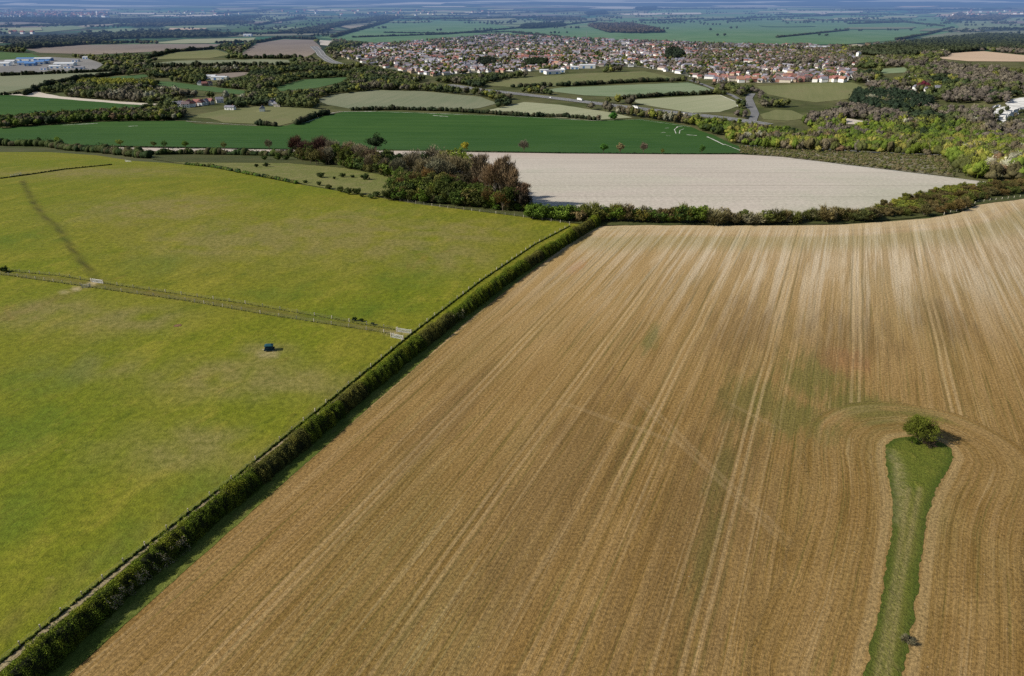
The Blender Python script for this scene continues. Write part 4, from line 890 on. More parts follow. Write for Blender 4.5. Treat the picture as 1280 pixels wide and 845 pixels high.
# named woods far out
def wood(px, step, c, h=(10, 15), w=None, pal=None):
    x, y = fill(PG(px, 10), step)
    for a, b in zip(x, y):
        cc = pick(pal, random.random()) if pal else np.array(c); TREES.append((a, b, random.uniform(*h), (w or step*1.3)*random.uniform(.8, 1.2), cc*random.uniform(.75, 1.2)))
wood([(735, 33), (740, 31), (790, 31), (815, 36), (830, 41), (800, 42), (760, 41)], 17, (.075, .06, .05))
wood([(655, 32), (700, 30), (708, 33), (670, 36), (650, 36)], 17, (.022, .034, .022))
wood([(730, 17), (755, 14), (760, 18), (735, 19)], 24, (.022, .034, .024))
wood([(795, 10), (820, 9), (818, 13), (796, 13)], 28, (.02, .03, .022))
wood([(670, 24), (720, 23), (735, 25), (690, 26)], 24, (.06, .06, .05))
wood([(1185, 26), (1200, 16), (1212, 24)], 26, (.10, .085, .065)); wood([(1205, 26), (1240, 19), (1262, 21), (1250, 26)], 26, (.08, .075, .06))
wood([(1060, 66), (1100, 60), (1180, 50), (1230, 45), (1300, 47), (1300, 64), (1230, 63), (1170, 68), (1120, 73)], 13, (.04, .05, .03), (11, 16))
wood([(0, 62), (40, 56), (110, 50), (150, 50), (100, 56), (40, 61)], 18, (.035, .045, .03))
wood([(0, 24), (60, 23), (150, 25), (240, 24), (330, 20), (300, 25), (200, 29), (90, 30), (0, 27)], 34, (.03, .04, .032)); wood([(140, 33), (200, 30), (280, 27), (320, 29), (260, 31), (190, 34)], 30, (.05, .05, .04))
wood([(110, 46), (170, 43), (260, 42), (300, 45), (240, 47), (150, 49)], 22, (.04, .048, .035)); wood([(0, 53), (60, 48), (120, 47), (110, 52), (30, 58)], 20, (.045, .05, .035))
wood([(430, 31), (470, 27), (500, 23), (480, 21), (430, 29), (390, 36), (350, 42), (400, 41)], 22, (.05, .055, .04))
yel = PG([(98, 108), (105, 104.5), (150, 104), (195, 107), (192, 110), (140, 109.5)], 6); x_, y_ = fill(yel, 8)
for a, b in zip(x_, y_): TREES.append((a, b, 12, 9, np.array((.20, .20, .035))*random.uniform(.8, 1.15)))
wood([(655, 80), (672, 77), (684, 79), (680, 83), (660, 84)], 10, (.02, .03, .016), (12, 15)); wood([(598, 78), (608, 75), (620, 77), (618, 82), (604, 83)], 10, (.016, .024, .018), (10, 13))
wood([(832, 66), (846, 63), (856, 70), (846, 76), (834, 75)], 11, (.02, .03, .022), (13, 17)); wood([(1066, 118), (1090, 118), (1135, 122), (1165, 128), (1160, 140), (1120, 141), (1080, 138), (1062, 132)], 9, (.022, .036, .024), (12, 16))
for (px, py, c_, h_) in [(1250, 144, (.05, .06, .03), 9), (1262, 152, (.06, .07, .03), 9), (1268, 148, (.08, .07, .05), 8), (1275, 144, (.05, .06, .03), 9), (1258, 139, (.05, .06, .03), 8), (1244, 150, (.06, .07, .03), 9), (1236, 146, (.09, .08, .06), 9), (122, 147, (.45, .42, .36), 9), (118, 148, (.42, .40, .35), 8), (112, 147.5, (.40, .37, .33), 8), (1153, 112, (.11, .02, .04), 15), (1149, 113, (.11, .02, .04), 14), (1158, 113, (.10, .02, .035), 13), (1085, 62, (.13, .10, .08), 20), (1083, 61, (.12, .09, .075), 19), (765, 150, (.04, .12, .02), 11), (768, 150, (.05, .13, .02), 10), (748, 151, (.10, .08, .06), 9), (1247, 205, (.45, .44, .42), 6)]:
    a, b = P(px, py); TREES.append((a, b, h_, h_*.95, np.array(c_)))
# left belt above the deep green field
belt = PG([(0, 161), (0, 152), (60, 147), (130, 143), (220, 140), (232, 146), (225, 151), (130, 152), (60, 156)], 10); x_, y_ = fill(belt, 7.5)
for a, b in zip(x_, y_): TREES.append((a, b, random.uniform(8, 12), random.uniform(8, 12), pick(pal_near, random.random())*random.uniform(.55, .9)))

SCRUBS = []
x_, y_ = fill(BANK, 3.4)
for a, b in zip(x_, y_):
    e = proj(a, b, h1(a, b)); edge = seg_dist(BANK, np.array([a]), np.array([b]), True)[0] < 12
    if random.random() < (.8 if edge else .45): SCRUBS.append((a, b, random.uniform(.8, 2.6 if edge else 1.8), random.uniform(1.5, 3.5), np.array(random.choice([(.10, .10, .04), (.13, .12, .06), (.08, .09, .03), (.16, .13, .08)]))))
for k in range(620):
    px = random.uniform(-20, 1300); py = random.choice([random.uniform(12, 30), random.uniform(20, 46)])
    if 400 < px < 1150 and py > 30 and random.random() < .8: continue
    a, b = P(px, py)
    for j in range(random.randint(1, 7)): TREES.append((a+j*random.uniform(12, 30), b+random.uniform(-8, 8), random.uniform(7, 13), random.uniform(10, 18), np.array((.035, .045, .03))*random.uniform(.8, 1.5)))
TREES.sort(key=lambda t: t[0]**2+t[1]**2)
NI = 290
farmeshes = [mesh('far_tree', v, f, M_leaf, attrs={'shade': s}) for v, f, s in PM]
def tone(c):
    r, g, b = c; l = r+g+b
    if g > r*1.25: return 'bright green' if l > .2 else 'dark green'
    if r > g*1.12: return 'pinkish brown' if l > .3 else 'dark brown'
    return 'yellow green' if b < g*.4 and l > .25 else ('pale grey' if l > .55 else ('grey brown' if b > g*.55 else 'olive green'))
for k, (x, y, hh, w, c) in enumerate(TREES[:NI]):
    t = tone(c); o = obj('woodland_tree', farmeshes[k % len(farmeshes)], None, (x, y, h1(x, y)), random.uniform(0, 6.28)); o.scale = (w, w, hh); o.color = tuple(float(q) for q in c)+(1,)
    side = 'in the wood right of the pale chalk field' if x > 150 else ('in the tree belt above the deep green field' if x < -150 else 'on the road bank above the deep green field')
    tag(o, t+' tree '+side, 'tree', t+' trees '+side)
rest = TREES[NI:]
def merge(name, items, protos, label, cat):
    V = []; F = []; T = []; S = []; nv = 0
    for k, (x, y, hh, w, c) in enumerate(items):
        pv, pf, ps = protos[k % len(protos)]; a = random.uniform(0, 6.28); ca, sa = math.cos(a), math.sin(a)
        q = np.column_stack([(pv[:, 0]*ca-pv[:, 1]*sa)*w+x, (pv[:, 0]*sa+pv[:, 1]*ca)*w+y, pv[:, 2]*hh+h1(x, y)]); V.append(q); F.append(pf+nv); nv += len(pv); T.append(np.tile(c, (len(pv), 1))); S.append(ps)
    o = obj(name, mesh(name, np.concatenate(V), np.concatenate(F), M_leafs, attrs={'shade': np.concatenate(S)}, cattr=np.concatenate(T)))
    return tag(o, label, cat, None, 'stuff')
dist = lambda t: math.hypot(t[0], t[1])
merge('bank_scrub', SCRUBS, PF, 'low olive and brown scrub dotted over the pale bank beside the railway', 'scrub')
g1 = [t for t in rest if dist(t) < 1050]; g2 = [t for t in rest if 1050 <= dist(t) < 2000]; g3 = [t for t in rest if dist(t) >= 2000]
print('trees', len(TREES), len(g1), len(g2), len(g3))
if g1: merge('woodland', g1, PM, 'mixed spring woodland filling the near side of the valley', 'woodland')
merge('woodland', g2, PF, 'dense mixed woodland and tree belts around the village', 'woodland')
merge('woodland', g3, PFF, 'distant bluish woods and garden trees beyond and within the village', 'woodland')

# ------------------------------------------------------------------ chalk pit
def chalk_cliff(px, hgt_, label, seed):
    line = resample(PL(px, 4), 3.0); v = []; f = []; n = 6
    for i, (x, y) in enumerate(line):
        for k in range(n):
            t = k/(n-1); q = mnoise.noise(Vector((i/2., k/1.5, seed))); e = math.sin(math.pi*min(1, max(0, i/(len(line)-1))))**.5
            q += .6*mnoise.noise(Vector((i/.9, k, seed+4))); v.append((x+q*3, y+t*hgt_*.8+q*5, h1(x, y)-1+t*hgt_*e*(1+.12*mnoise.noise(Vector((i/4., 2, seed))))))
    for i in range(len(line)-1):
        for k in range(n-1): f.append((i*n+k, (i+1)*n+k, (i+1)*n+k+1, i*n+k+1))
    f = [t_ for q_ in f for t_ in ((q_[0], q_[1], q_[2]), (q_[0], q_[2], q_[3]))]
    o = obj('chalk_cliff', mesh('chalk_cliff', v, f, chalk_m)); tag(o, label, 'cliff')
chalk_m = plain('bare_chalk', (.66, .65, .62), .95, .25, .12)
chalk_cliff([(1238, 146), (1250, 150), (1258, 150), (1270, 144), (1285, 138), (1300, 136)], 8, 'white chalk quarry face in the wooded hillside at the right edge', 1)
chalk_cliff([(1238, 136), (1246, 134), (1254, 132)], 4, 'small white chalk scar on the upper left of the quarry', 3)
chalk_cliff([(1203, 157), (1209, 156), (1213, 154)], 7, 'narrow white chalk scar left of the large quarry face', 2)
drape('quarry_floor', PIT, chalk_m, dz=.4, step=6, jag=4.5, edge=2.5)
drape('quarry_floor', PIT2, chalk_m, dz=.4, step=5, jag=2, edge=2)

# ------------------------------------------------------------------ buildings
WALLS = {'white': plain('white_render', (.86, .85, .82)), 'cream': plain('cream_render', (.62, .56, .46)), 'red brick': plain('red_brick', (.34, .18, .14)), 'buff brick': plain('buff_brick', (.42, .32, .23))}
ROOFS = {'red': plain('red_tiles', (.29, .13, .115)), 'brown': plain('brown_tiles', (.215, .16, .16)), 'grey': plain('grey_slates', (.24, .235, .28)), 'orange': plain('orange_tiles', (.36, .19, .14))}  # roof colours shifted towards mauve, standing in for haze over the village
M_glass = plain('window_glass', (.05, .06, .075), .15, .1); M_door = plain('door_paint', (.10, .13, .20)); M_metal = plain('pale_sheet_metal', (.60, .62, .65), .45, .08); M_blue = plain('blue_sheet_metal', (.12, .25, .50), .5, .1)
def wall_mb(L, W, H, R):
    b = MB(); l, w = L/2, W/2
    v = [(-l, -w, -1), (l, -w, -1), (l, w, -1), (-l, w, -1), (-l, -w, H), (l, -w, H), (l, w, H), (-l, w, H), (-l, 0, H+R), (l, 0, H+R)]
    return b.add(v, [(0, 1, 5, 4), (2, 3, 7, 6), (1, 2, 6, 9, 5), (3, 0, 4, 8, 7)])
def roof_mb(L, W, H, R, o=.45, hip=0.0):
    b = MB(); l, w = L/2+o, W/2+o; k = R*o/(W/2); z0 = H-k; t = .18; hx = hip*L/2
    v = [(-l, -w, z0), (l, -w, z0), (l, w, z0), (-l, w, z0), (-l+hx, 0, H+R+.05), (l-hx, 0, H+R+.05)]
    v += [(a, c, d-t) for a, c, d in v]
    return b.add(v, [(0, 1, 5, 4), (2, 3, 4, 5), (0, 4, 3), (1, 2, 5), (7, 6, 10, 11), (9, 8, 11, 10), (0, 6, 7, 1), (2, 8, 9, 3), (3, 9, 6, 0), (1, 7, 8, 2)])
MC = {}
def cached(key, fn):
    if key not in MC: MC[key] = fn()
    return MC[key]
def house(x, y, rz, wc, rc, size=1.0, label=None, group=None, parts=2, dims=(10, 7.5, 5.0, 3.0), hip=0.0, name='house'):
    L, W, H, R = dims; root = obj(name, None, None, (x, y, h1(x, y)), rz); root.scale = (size,)*3
    tag(root, label or f'{wc} house with a {rc} roof', 'house', group)
    obj('wall', cached(('w', dims, wc), lambda: wall_mb(L, W, H, R).mesh('wall', WALLS[wc])), root)
    rf = obj('roof', cached(('r', dims, rc, hip), lambda: roof_mb(L, W, H, R, hip=hip).mesh('roof', ROOFS[rc])), root)
    if parts > 0: obj('chimney', cached(('c', dims, wc), lambda: MB().box(L*.28, L*.28+.9, -.4, .5, H+R*.5, H+R+1.1).mesh('chimney', WALLS['red brick'])), rf)
    if parts > 1:
        for sx in (-1, 1):
            for zz in (1.0, 3.4):
                for side in (-1, 1):
                    obj('window', cached(('win', dims, sx, zz, side), lambda: MB().box(sx*L*.28-.7, sx*L*.28+.7, side*(W/2)-.04, side*(W/2)+.04, zz, zz+1.2).mesh('window', M_glass)), root)
        obj('door', cached(('d', dims), lambda: MB().box(-.5, .5, -W/2-.05, -W/2+.05, 0, 2.1).mesh('door', M_door)), root)
    return root
# village: streets follow a bending direction field
cand = []
xs, ys = fill(VIL, 19.5, .34)
TS = {}
for x, y in zip(xs, ys):
    q = mnoise.noise(Vector((x/160, y/160, 6))); ang = q*1.6-.75
    u = x*math.cos(ang)+y*math.sin(ang)
    if mnoise.noise(Vector((x/55, y/75, 9))) < -.2: continue
    if min(abs(seg_dist(ROADS[2][1], np.array([x]), np.array([y]))[0]), 99) < 30: continue
    pxx, pyy = proj(x, y, h1(x, y))
    if pxx > 870 and pyy < 92 and mnoise.noise(Vector((x/50, y/90, 31))) < -.12: continue
    cand.append((x, y, round(ang/.5)*.5+(math.pi/2 if random.random() < .3 else 0)+random.uniform(-.08, .08)))
cand.sort(key=lambda t: t[0]**2+t[1]**2)
def hstyle(x, y):
    red = mnoise.noise(Vector((x/200, y/200, 12))) > .05
    wc = random.choices(list(WALLS), [9, 3, 1.6, 1.8])[0]; rc = random.choices(list(ROOFS), [3.2 if red else .6, 4, 5, .8 if red else .2])[0]; return wc, rc
print('village houses', len(cand))
DIM = [(10, 7.5, 5.0, 2.8), (14, 7.5, 5.0, 2.8), (9, 8, 4.6, 3.2), (20, 8, 5.2, 2.8)]
NH = 245
for k, (x, y, a) in enumerate(cand[:NH]):
    wc, rc = hstyle(x, y); side = 'on the left side of the village' if x < -60 else ('on the right side of the village' if x > 350 else 'in the middle of the village')
    house(x, y, a, wc, rc, random.uniform(.85, 1.05), f'{wc} house with a {rc} tiled roof {side}', f'{wc} houses with {rc} roofs {side}', parts=1, dims=random.choice(DIM), hip=random.choice([0, 0, .5]))
V = []; F = []; MI = []; mats = list(WALLS.values())+list(ROOFS.values()); nv = 0; wk = list(WALLS); rk = list(ROOFS)
for (x, y, a) in cand[NH:]:
    wc, rc = hstyle(x, y); d = random.choice(DIM); z = h1(x, y); ca, sa = math.cos(a), math.sin(a)
    for b, mi in ((wall_mb(*d), wk.index(wc)), (roof_mb(*d), 4+rk.index(rc))):
        V += [((p[0]*ca-p[1]*sa)*.93+x, (p[0]*sa+p[1]*ca)*.93+y, p[2]*.93+z) for p in b.v]; F += [tuple(i+nv for i in f_) for f_ in b.f]; MI += [mi]*len(b.f); nv += len(b.v)
o = obj('village_houses', mesh('village_houses', V, F, mats, fmat=MI)); tag(o, 'tightly packed small houses filling the far side of the village', 'houses', None, 'stuff')
# smaller groups of houses
def cluster(lst, where, parts=2, size=1.0, dims=(10, 7.5, 5, 3)):
    for (px, py, wc, rc) in lst:
        house(*P(px, py), random.uniform(-.5, .5)+(1.57 if random.random() < .3 else 0), wc, rc, size, f'{wc} house with a {rc} roof {where}', f'{wc} houses with {rc} roofs {where}', parts, dims, 0)
cluster([(222, 134, 'white', 'grey'), (228, 133.5, 'white', 'grey'), (236, 132, 'red brick', 'red'), (241, 133, 'white', 'red'), (247, 131, 'red brick', 'red'), (252, 131.5, 'white', 'red'), (258, 130.5, 'white', 'grey'), (263, 130, 'cream', 'red'), (233, 134, 'white', 'brown'), (275, 128, 'white', 'grey')], 'in the hamlet above the tree belt', size=1.15)
cluster([(288, 137, 'white', 'grey')], 'at the corner of the olive pasture', size=1.1, dims=(14, 7.5, 4, 2))
cluster([(256, 107, 'red brick', 'red'), (262, 106.5, 'cream', 'brown'), (250, 106, 'white', 'grey')], 'at the farm among trees left of centre')
cluster([(1146, 113, 'white', 'grey'), (1160, 116, 'white', 'grey'), (1143, 110, 'cream', 'brown'), (1140, 101, 'white', 'grey'), (1172, 114, 'white', 'grey'), (1085, 101, 'white', 'grey'), (1005, 74, 'white', 'grey'), (1012, 73, 'white', 'brown'), (1032, 75, 'white', 'red'), (1052, 74, 'white', 'grey')], 'among the trees right of the village', size=1.2)
cluster([(340, 131, 'white', 'grey'), (328, 139, 'white', 'grey'), (347, 133, 'cream', 'grey')], 'beside the olive pasture below the road', size=1.0)
row_ = []
for k in range(26):
    px = 876+random.uniform(0, 185); py = 103.2-random.uniform(0, 5)*.7; row_.append((px, py, random.choice(['white', 'white', 'cream', 'red brick']), random.choice(['red', 'grey', 'brown', 'orange'])))
cluster(row_, 'in the front row along the village edge', 1, 1.25)
cluster([(3+9*k+random.uniform(-3, 3), 42+random.uniform(-.8, .8), random.choice(['white', 'cream']), random.choice(['orange', 'red', 'grey'])) for k in range(5)], 'at the distant farmstead on the left', 1, 1.6)
V = []; F = []; MI = []; nv = 0
for k in range(330):
    px = random.uniform(-5, 135) if k < 210 else random.choice([random.uniform(175, 300), random.uniform(330, 620), random.uniform(1190, 1280)]); py = random.uniform(15, 21.5) if k < 210 else random.uniform(14, 20)
    if k >= 210 and random.random() < .4: continue
    x, y = P(px, py); a = random.uniform(0, 3); ca, sa = math.cos(a), math.sin(a); z = h1(x, y); s = 1.7
    for b, mi in ((wall_mb(12, 9, 6, 3), random.choice([0, 0, 1, 2])), (roof_mb(12, 9, 6, 3), 4+random.choice([0, 0, 3, 1, 2]))):
        V += [((p[0]*ca-p[1]*sa)*s+x, (p[0]*sa+p[1]*ca)*s+y, p[2]*s+z) for p in b.v]; F += [tuple(i+nv for i in f_) for f_ in b.f]; MI += [mi]*len(b.f); nv += len(b.v)
o = obj('distant_town', mesh('distant_town', V, F, mats, fmat=MI)); tag(o, 'far town of pink and white houses near the blue hills', 'town', None, 'stuff')
# sheds
def shed(px, py, L, W, H, wm, rm, label, rz=0.0, group='large sheds of the industrial estate'):
    x, y = P(px, py); root = obj('warehouse', None, None, (x, y, h1(x, y)), rz); tag(root, label, 'warehouse', group)
    R = W*.12
    obj('wall', wall_mb(L, W, H, R).mesh('wall', wm), root); obj('roof', roof_mb(L, W, H, R, .3).mesh('roof', rm), root)
    for k in (-.25, .25): obj('door', MB().box(k*L-2.5, k*L+2.5, -W/2-.08, -W/2+.05, 0, H*.7).mesh('door', M_metal if wm is M_blue else M_blue), root)
    return root
wr = WALLS['white']; gr_ = ROOFS['grey']
for (px, py, L, W, H, wm, rm, lb, rz) in [(4, 82, 50, 30, 9, wr, M_metal, 'white shed with pale roof at the far left of the industrial estate', .1), (14, 79, 30, 25, 8, wr, M_metal, 'small pale shed behind the leftmost white one', .1), (34, 76, 60, 22, 9, wr, M_blue, 'long low shed with blue roof at the back of the estate', .05), (55, 76, 55, 22, 9, M_blue, M_metal, 'long blue walled shed at the back of the estate', .05),
        (30, 81, 30, 30, 9, wr, M_blue, 'square blue roofed shed in the middle of the estate, left one', .4), (39, 82, 30, 30, 9, M_blue, M_blue, 'square blue shed in the middle of the estate', .4), (50, 80, 28, 28, 9, wr, M_blue, 'square blue roofed shed right of the blue one', .4), (57, 79, 24, 24, 9, wr, M_blue, 'blue roofed shed at the right of the blue cluster', .4),
        (82, 82, 60, 28, 8, wr, M_metal, 'broad white warehouse right of the blue sheds', .1), (70, 85, 34, 18, 7, wr, M_metal, 'low white unit in front of the broad white warehouse', .1), (86, 85, 24, 16, 6, wr, gr_, 'small grey roofed unit at the estate front', 0), (100, 86, 26, 14, 6, wr, gr_, 'small grey roofed unit near the estate exit', .2), (56, 87, 20, 14, 6, wr, gr_, 'small unit by the estate hedge', 0), (108, 73.5, 20, 14, 7, wr, M_metal, 'white unit standing at the right back corner of the estate', 0), (95, 77, 22, 14, 6, wr, gr_, 'grey roofed unit behind the broad warehouse', 0)]:
    shed(px, py, L*.8, W*.8, H*.7, wm, rm, lb, rz)
for (px, py, L, W, H, wm, rm, lb, rz) in [(734, 85, 38, 16, 7, wr, M_metal, 'bright white hall on the near edge of the village', 0), (718, 86, 20, 14, 5, wr, M_metal, 'low white block left of the bright white hall', 0), (690, 92, 34, 20, 6, wr, gr_, 'wide grey roofed school building at the village edge', .3), (680, 90, 20, 12, 5, wr, M_metal, 'small white block left of the school building', 0), (700, 90, 22, 12, 5, wr, M_metal, 'small white block behind the school building', 0)]:
    shed(px, py, L, W, H, wm, rm, lb, rz, 'white buildings at the near edge of the village')
for (px, py, L, W, lb, g) in [(263, 98, 26, 14, 'white barn at the farm among trees, upper one', 1), (275, 99.5, 34, 12, 'long grey barn at the farm among trees', 1), (1022, 61, 70, 22, 'long white roofed nursery buildings right of the village', 1), (248, 45, 34, 20, 'white barn in the distant left fields', 1), (310, 45, 34, 20, 'white barn at the edge of a distant green field', 1), (168, 32, 40, 24, 'far pale barn among the left woods', 1), (340, 128, 12, 8, 'small white barn by the yellow green trees', 1)]:
    shed(px, py, L, W, 6, wr, M_metal, lb, 0, None)
# pale tower among trees
x, y = P(1072, 74); root = obj('white_tower', None, None, (x, y, h1(x, y)), .4); tag(root, 'tall narrow white building rising out of the trees right of the village', 'tower')
obj('wall', MB().box(-4, 4, -3.5, 3.5, -1, 15).mesh('wall', wr), root); obj('roof', MB().box(-4.4, 4.4, -3.9, 3.9, 15.02, 17.5, .1).mesh('roof', gr_), root)
for z_ in (3, 7, 11): obj('window', MB().box(-.8, .8, -3.56, -3.4, z_, z_+2).mesh('window', M_glass), root)
# radio mast
x, y = P(733, 49); b = MB().tube([(0, 0, 0), (0, 0, 30)], [.7, .35], 6)
for z_ in (22, 26, 29): b.box(-1.6, 1.6, -.15, .15, z_, z_+.5)
o = obj('mast', b.mesh('mast', plain('galvanised', (.3, .31, .32))), None, (x, y, h1(x, y))); tag(o, 'thin grey mast standing at the back of the village', 'mast')

# ------------------------------------------------------------------ vehicles on the motorway
M_tyre = plain('tyre', (.03, .03, .03)); M_carw = plain('white_paint', (.8, .8, .8), .35, .03); M_card = plain('dark_paint', (.08, .10, .14), .35, .05)
def lorry(px, t, off, label):
    ln = resample(ROADS[0][1], 4); i = min(range(len(ln)), key=lambda q: abs(q/len(ln)-t)); a, b_ = ln[i], ln[min(i+1, len(ln)-1)]; an = math.atan2(b_[1]-a[1], b_[0]-a[0])
    x, y = a[0]-math.sin(an)*off, a[1]+math.cos(an)*off
    root = obj('lorry', None, None, (x, y, h1(x, y)+.36), an); tag(root, label, 'lorry')
    obj('body', MB().box(-5.5, 2.6, -1.25, 1.25, 1.0, 4.0).mesh('body', M_carw), root); obj('cab', MB().box(2.8, 4.9, -1.2, 1.2, .6, 3.2, .9).mesh('cab', M_carw), root); obj('windscreen', MB().box(4.72, 4.86, -1.0, 1.0, 1.9, 2.8).mesh('windscreen', M_glass), root)
    for wx in (-4.4, -3.2, 3.8):
        for wy in (-1.15, 1.15): obj('wheel', MB().tube([(wx, wy-.15, .5), (wx, wy+.15, .5)], [.5, .5], 12).mesh('wheel', M_tyre), root)
def car(t, off, mat, label):
    ln = resample(ROADS[0][1], 4); i = int(t*len(ln)); a, b_ = ln[i], ln[i+1]; an = math.atan2(b_[1]-a[1], b_[0]-a[0]); x, y = a[0]-math.sin(an)*off, a[1]+math.cos(an)*off
    root = obj('car', None, None, (x, y, h1(x, y)+.36), an); tag(root, label, 'car')
    obj('body', MB().box(-2.2, 2.2, -.9, .9, .3, .95, .95).box(-1.5, 1.0, -.8, .8, .95, 1.5, .8).mesh('body', mat), root); obj('windscreen', MB().add([(1.02, -.7, .98), (1.02, .7, .98), (.80, .6, 1.42), (.80, -.6, 1.42)], [(0, 1, 2, 3)]).mesh('windscreen', M_glass), root)
    for wx in (-1.4, 1.4):
        for wy in (-.85, .85): obj('wheel', MB().tube([(wx, wy-.1, .32), (wx, wy+.1, .32)], [.32, .32], 10).mesh('wheel', M_tyre), root)
lorry(737, .50, 5, 'white lorry on the motorway, nearer the village field'); lorry(803, .68, -5, 'white lorry further right on the motorway')
car(.42, -4, M_carw, 'white car on the motorway left of the lorries'); car(.60, 4, M_card, 'dark car on the motorway between the two lorries'); car(.8, -4, M_carw, 'white car at the right end of the motorway')

# ------------------------------------------------------------------ fences, gates, feeder
M_wood = plain('weathered_wood', (.50, .45, .36), .9, .25); M_wire = plain('wire', (.22, .22, .2), .6); M_galv = plain('galvanised_gate', (.62, .63, .66), .45, .06, metal=.1)
def fence(line, label, gap=3.4, ph=1.3, sidemat=M_wood, rails=3, r=.10):
    p = resample(line, gap)[:100]; cx, cy = p[0]; root = obj('fence', None, None, (cx, cy, h1(cx, cy))); tag(root, label, 'fence'); z0 = h1(cx, cy)
    pm = cached(('post', ph, r), lambda: MB().box(-r, r, -r, r, -.3, ph).mesh('post', sidemat))
    w = MB()
    for i, (x, y) in enumerate(p):
        obj('post', pm, root, (x-cx, y-cy, h1(x, y)-z0), random.uniform(0, 1))
        if i:
            a = p[i-1]
            for k in range(rails):
                z = ph*(k+.6)/rails*.95; w.tube([(a[0]-cx, a[1]-cy, h1(*a)-z0+z), (x-cx, y-cy, h1(x, y)-z0+z)], [.018, .018], 3)
    obj('wire', w.mesh('wire', M_wire), root)
fence(FENCE, 'long post and wire fence beside the hedge, with a worn path along it', 4.4)
fence(DROVE_A, 'upper of the two post and wire fences crossing the pasture', 4.0)
fence(DROVE_B, 'lower of the two post and wire fences crossing the pasture', 4.0)
fence(PL([(500, 251), (560, 260.5), (620, 267), (712, 280)], 20), 'post and wire fence along the pasture below the copse', 4.5)
fence(PL([(1180, 268), (1203, 263), (1222, 253), (1290, 245)], 20), 'post and wire fence on the right brow of the brown field', 4.5)
for nm_, ln_, sd0 in (('upper', DROVE_A, 72), ('lower', DROVE_B, 73)):
    leafy_band('grass_tussocks', ln_, .34, .24, 16, .12, [(.16, .17, .04), (.20, .19, .06), (.07, .08, .02)], 'uncut grass along the foot of the '+nm_+' fence crossing the pasture', 'grass', seed=sd0, kind='stuff', gap=-.05)
for k_, (px, py, s_) in enumerate([(6, 340, .55), (443, 401, .35), (452, 402, .3), (466, 406, .25)]): plant('shrub', *P(px, py), s_, ['dark low bush on the cross fence at the left edge', 'small dark bush above the drove near the hedge, left one', 'small dark bush above the drove near the hedge, middle one', 'tiny dark bush above the drove nearest the metal gate'][k_], None, (.03, .05, .012))
# strip of long dark grass in the fence bottom
leafy_band('grass_tussocks', FENCE, .42, .42, 26, .13, [(.05, .075, .012), (.075, .10, .015)], 'dark uncut grass growing along the foot of the long fence', 'grass', seed=71, kind='stuff', gap=-2)
def gate(px0, py0, px1, py1, label, n=5, name='gate'):
    A, B = P(px0, py0), P(px1, py1); L = math.hypot(B[0]-A[0], B[1]-A[1]); root = obj(name, None, None, (A[0], A[1], h1(*A)), math.atan2(B[1]-A[1], B[0]-A[0])); tag(root, label, 'gate', 'metal gates of the pasture')
    fr = MB(); fr.tube([(.1, 0, .15), (.1, 0, 1.35)], [.05, .05], 6).tube([(L-.1, 0, .15), (L-.1, 0, 1.35)], [.05, .05], 6)
    fr.tube([(.1, 0, 1.35), (L-.1, 0, 1.35)], [.05, .05], 6).tube([(.1, 0, .15), (L-.1, 0, .15)], [.05, .05], 6)
    obj('frame', fr.mesh('frame', M_galv), root)
    for k in range(1, n): obj('bar', MB().box(.1, L-.1, -.02, .02, .15+1.2*k/n-.022, .15+1.2*k/n+.022).mesh('bar', M_galv), root)
    obj('brace', MB().tube([(.1, .04, .15), (L/2, .04, 1.3), (L-.1, .04, .15)], [.035]*3, 5).mesh('brace', M_galv), root)
    for q in (-.05, L+.05): obj('post', MB().box(q-.13, q+.13, -.13, .13, -.3, 1.6).mesh('post', M_wood), root)
gate(496, 414.5, 514, 417, 'pale metal field gate on the far side of the drove, by the hedge')
gate(489, 421.5, 504, 424.5, 'pale metal field gate on the near side of the drove, by the hedge')
gate(115, 352.5, 129, 354.5, 'small pale gate where the dark trail meets the cross fence')
gate(103, 360, 113, 359, 'short pale gate at the end of the bare earth path')
gate(14, 221, 27, 219.5, 'tiny pale gate in the thin hedge, top left')
gate(157, 202, 164, 202.5, 'tiny pale gate in the scrub on the far brow')

def feeder():
    x, y = P(337, 438); root = obj('livestock_feeder', None, None, (x, y, h1(x, y)+.02), .12); tag(root, 'dark blue livestock feeder standing on bare earth in the pasture', 'feeder')
    teal = plain('teal_paint', (.02, .075, .10), .4, .1); dk = plain('dark_paint_blue', (.012, .035, .06), .5, .1); pl_ = plain('pale_leg_paint', (.6, .6, .58))
    b = MB().box(-1.15, 1.15, -.8, .8, .75, 1.35); b.box(-1.15, 1.15, -.8, .8, 1.36, 1.75, .72)
    obj('hopper', b.mesh('hopper', dk), root)
    lid = MB().box(-1.3, 1.3, -.95, .95, 1.76, 1.84).box(-1.2, 1.2, -.85, .85, 1.85, 2.1, .62); obj('lid', lid.mesh('lid', teal), root)
    tr = MB().box(-1.4, 1.4, -1.05, 1.05, .38, .43).box(-1.4, 1.4, -1.1, -1.04, .38, .66).box(-1.4, 1.4, 1.04, 1.1, .38, .66).box(-1.46, -1.4, -1.1, 1.1, .38, .66).box(1.4, 1.46, -1.1, 1.1, .38, .66)
    tr.box(-.9, .9, -.55, .55, .43, .75); obj('trough', tr.mesh('trough', dk), root)
    for sx in (-1, 1):
        for sy in (-1, 1): obj('leg', MB().box(sx*1.2-.07, sx*1.2+.07, sy*.9-.07, sy*.9+.07, -.05, .37).mesh('leg', pl_), root)
    obj('drawbar', MB().tube([(-1.4, 0, .4), (-2.3, 0, .35)], [.05, .05], 6).mesh('drawbar', pl_), root)
feeder()
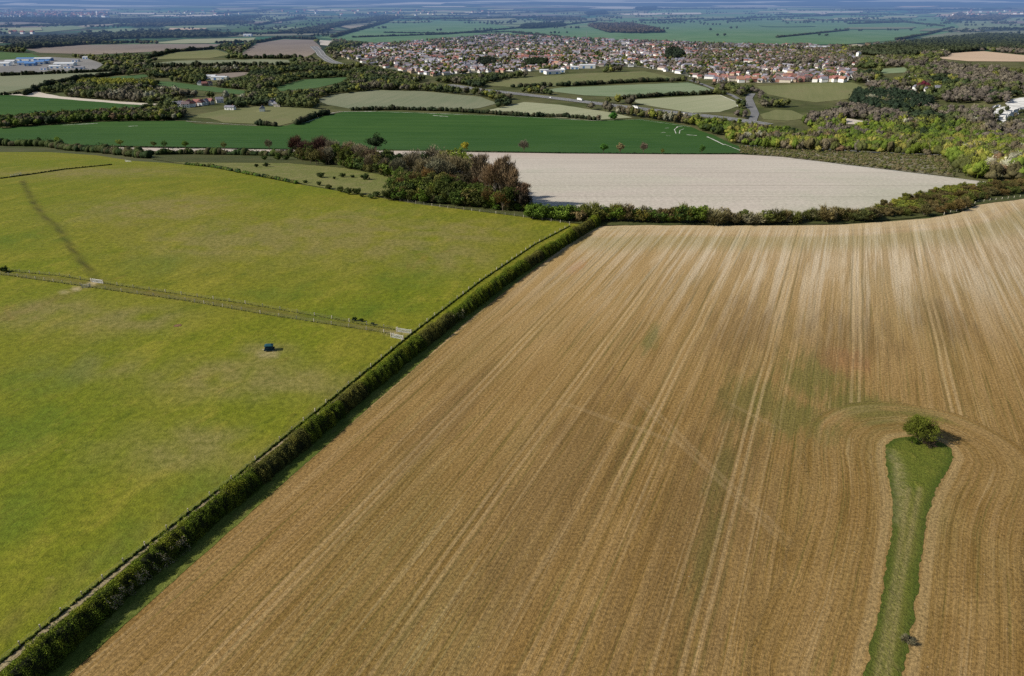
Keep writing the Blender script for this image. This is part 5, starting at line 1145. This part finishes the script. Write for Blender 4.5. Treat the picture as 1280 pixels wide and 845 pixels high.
dirt_m = grass_material('bare_dirt', (.17, .10, .05), (.2, .12, .06), (.22, .13, .07), dark=(.1, .07, .03), scale=4)
drape('bare_patch', [(P(222, 407)[0]+1.3*math.cos(a), P(222, 407)[1]+1.1*math.sin(a)) for a in np.linspace(0, 6.1, 16)], dirt_m, dz=.07, step=.8, jag=.2)

# remove prototypes nobody placed
for key, (outs, c) in PROTO.items():
    for r in outs:
        if r['_used'] == 0:
            for ch in list(r.children): bpy.data.objects.remove(ch)
            bpy.data.objects.remove(r)
        else: pass
for o in SC.objects:
    if '_used' in o: del o['_used']

# ------------------------------------------------------------------ haze over the far plain
hz = bpy.data.materials.new('haze_air'); hz.use_nodes = True; nt = hz.node_tree; nt.nodes.clear()
out = nt.nodes.new('ShaderNodeOutputMaterial'); ab = nt.nodes.new('ShaderNodeVolumeAbsorption'); em = nt.nodes.new('ShaderNodeEmission'); ad = nt.nodes.new('ShaderNodeAddShader')
SIG = 1.7e-4; AIR = (.150, .265, .52)
ab.inputs['Color'].default_value = (0, 0, 0, 1); ab.inputs['Density'].default_value = SIG
em.inputs['Color'].default_value = AIR+(1,); em.inputs['Strength'].default_value = SIG  # emitted glow stands in for daylight scattered by the haze
nt.links.new(ab.outputs[0], ad.inputs[0]); nt.links.new(em.outputs[0], ad.inputs[1]); nt.links.new(ad.outputs[0], out.inputs['Volume'])
b = MB().box(-17000, 17000, 2350, 25500, -200, 420)
hb = obj('haze', b.mesh('haze', hz), kind='stuff'); tag(hb, 'blue haze lying over the distant plain and hills', 'haze', None, 'stuff')

# ------------------------------------------------------------------ light
EL, AZ = math.radians(33), (-.93, -.20)     # sun stands to the left, a little behind the camera
az = Vector((AZ[0], AZ[1])).normalized()
sd_ = Vector((az.x*math.cos(EL), az.y*math.cos(EL), math.sin(EL)))
sl = bpy.data.lights.new('sun', 'SUN'); sl.energy = 5.2; sl.angle = math.radians(.5); sl.color = (1, .94, .83)
so = bpy.data.objects.new('sun', sl); C.objects.link(so); so.rotation_euler = sd_.to_track_quat('Z', 'Y').to_euler()
w = bpy.data.worlds.new('World'); SC.world = w; w.use_nodes = True; wt = w.node_tree; wt.nodes.clear()
wo = wt.nodes.new('ShaderNodeOutputWorld'); bg = wt.nodes.new('ShaderNodeBackground'); sky = wt.nodes.new('ShaderNodeTexSky')
sky.sky_type = 'NISHITA'; sky.sun_disc = False; sky.sun_elevation = EL; sky.sun_rotation = math.atan2(sd_.x, sd_.y)
wt.links.new(sky.outputs[0], bg.inputs[0]); bg.inputs[1].default_value = .08; wt.links.new(bg.outputs[0], wo.inputs[0])
SC.view_settings.view_transform = 'Standard'; SC.view_settings.look = 'None'; SC.view_settings.exposure = 0; SC.view_settings.gamma = 1
SC.cycles.use_denoising = False; SC.cycles.max_bounces = 4; SC.cycles.diffuse_bounces = 2; SC.cycles.volume_bounces = 0
SC.render.engine = 'CYCLES'
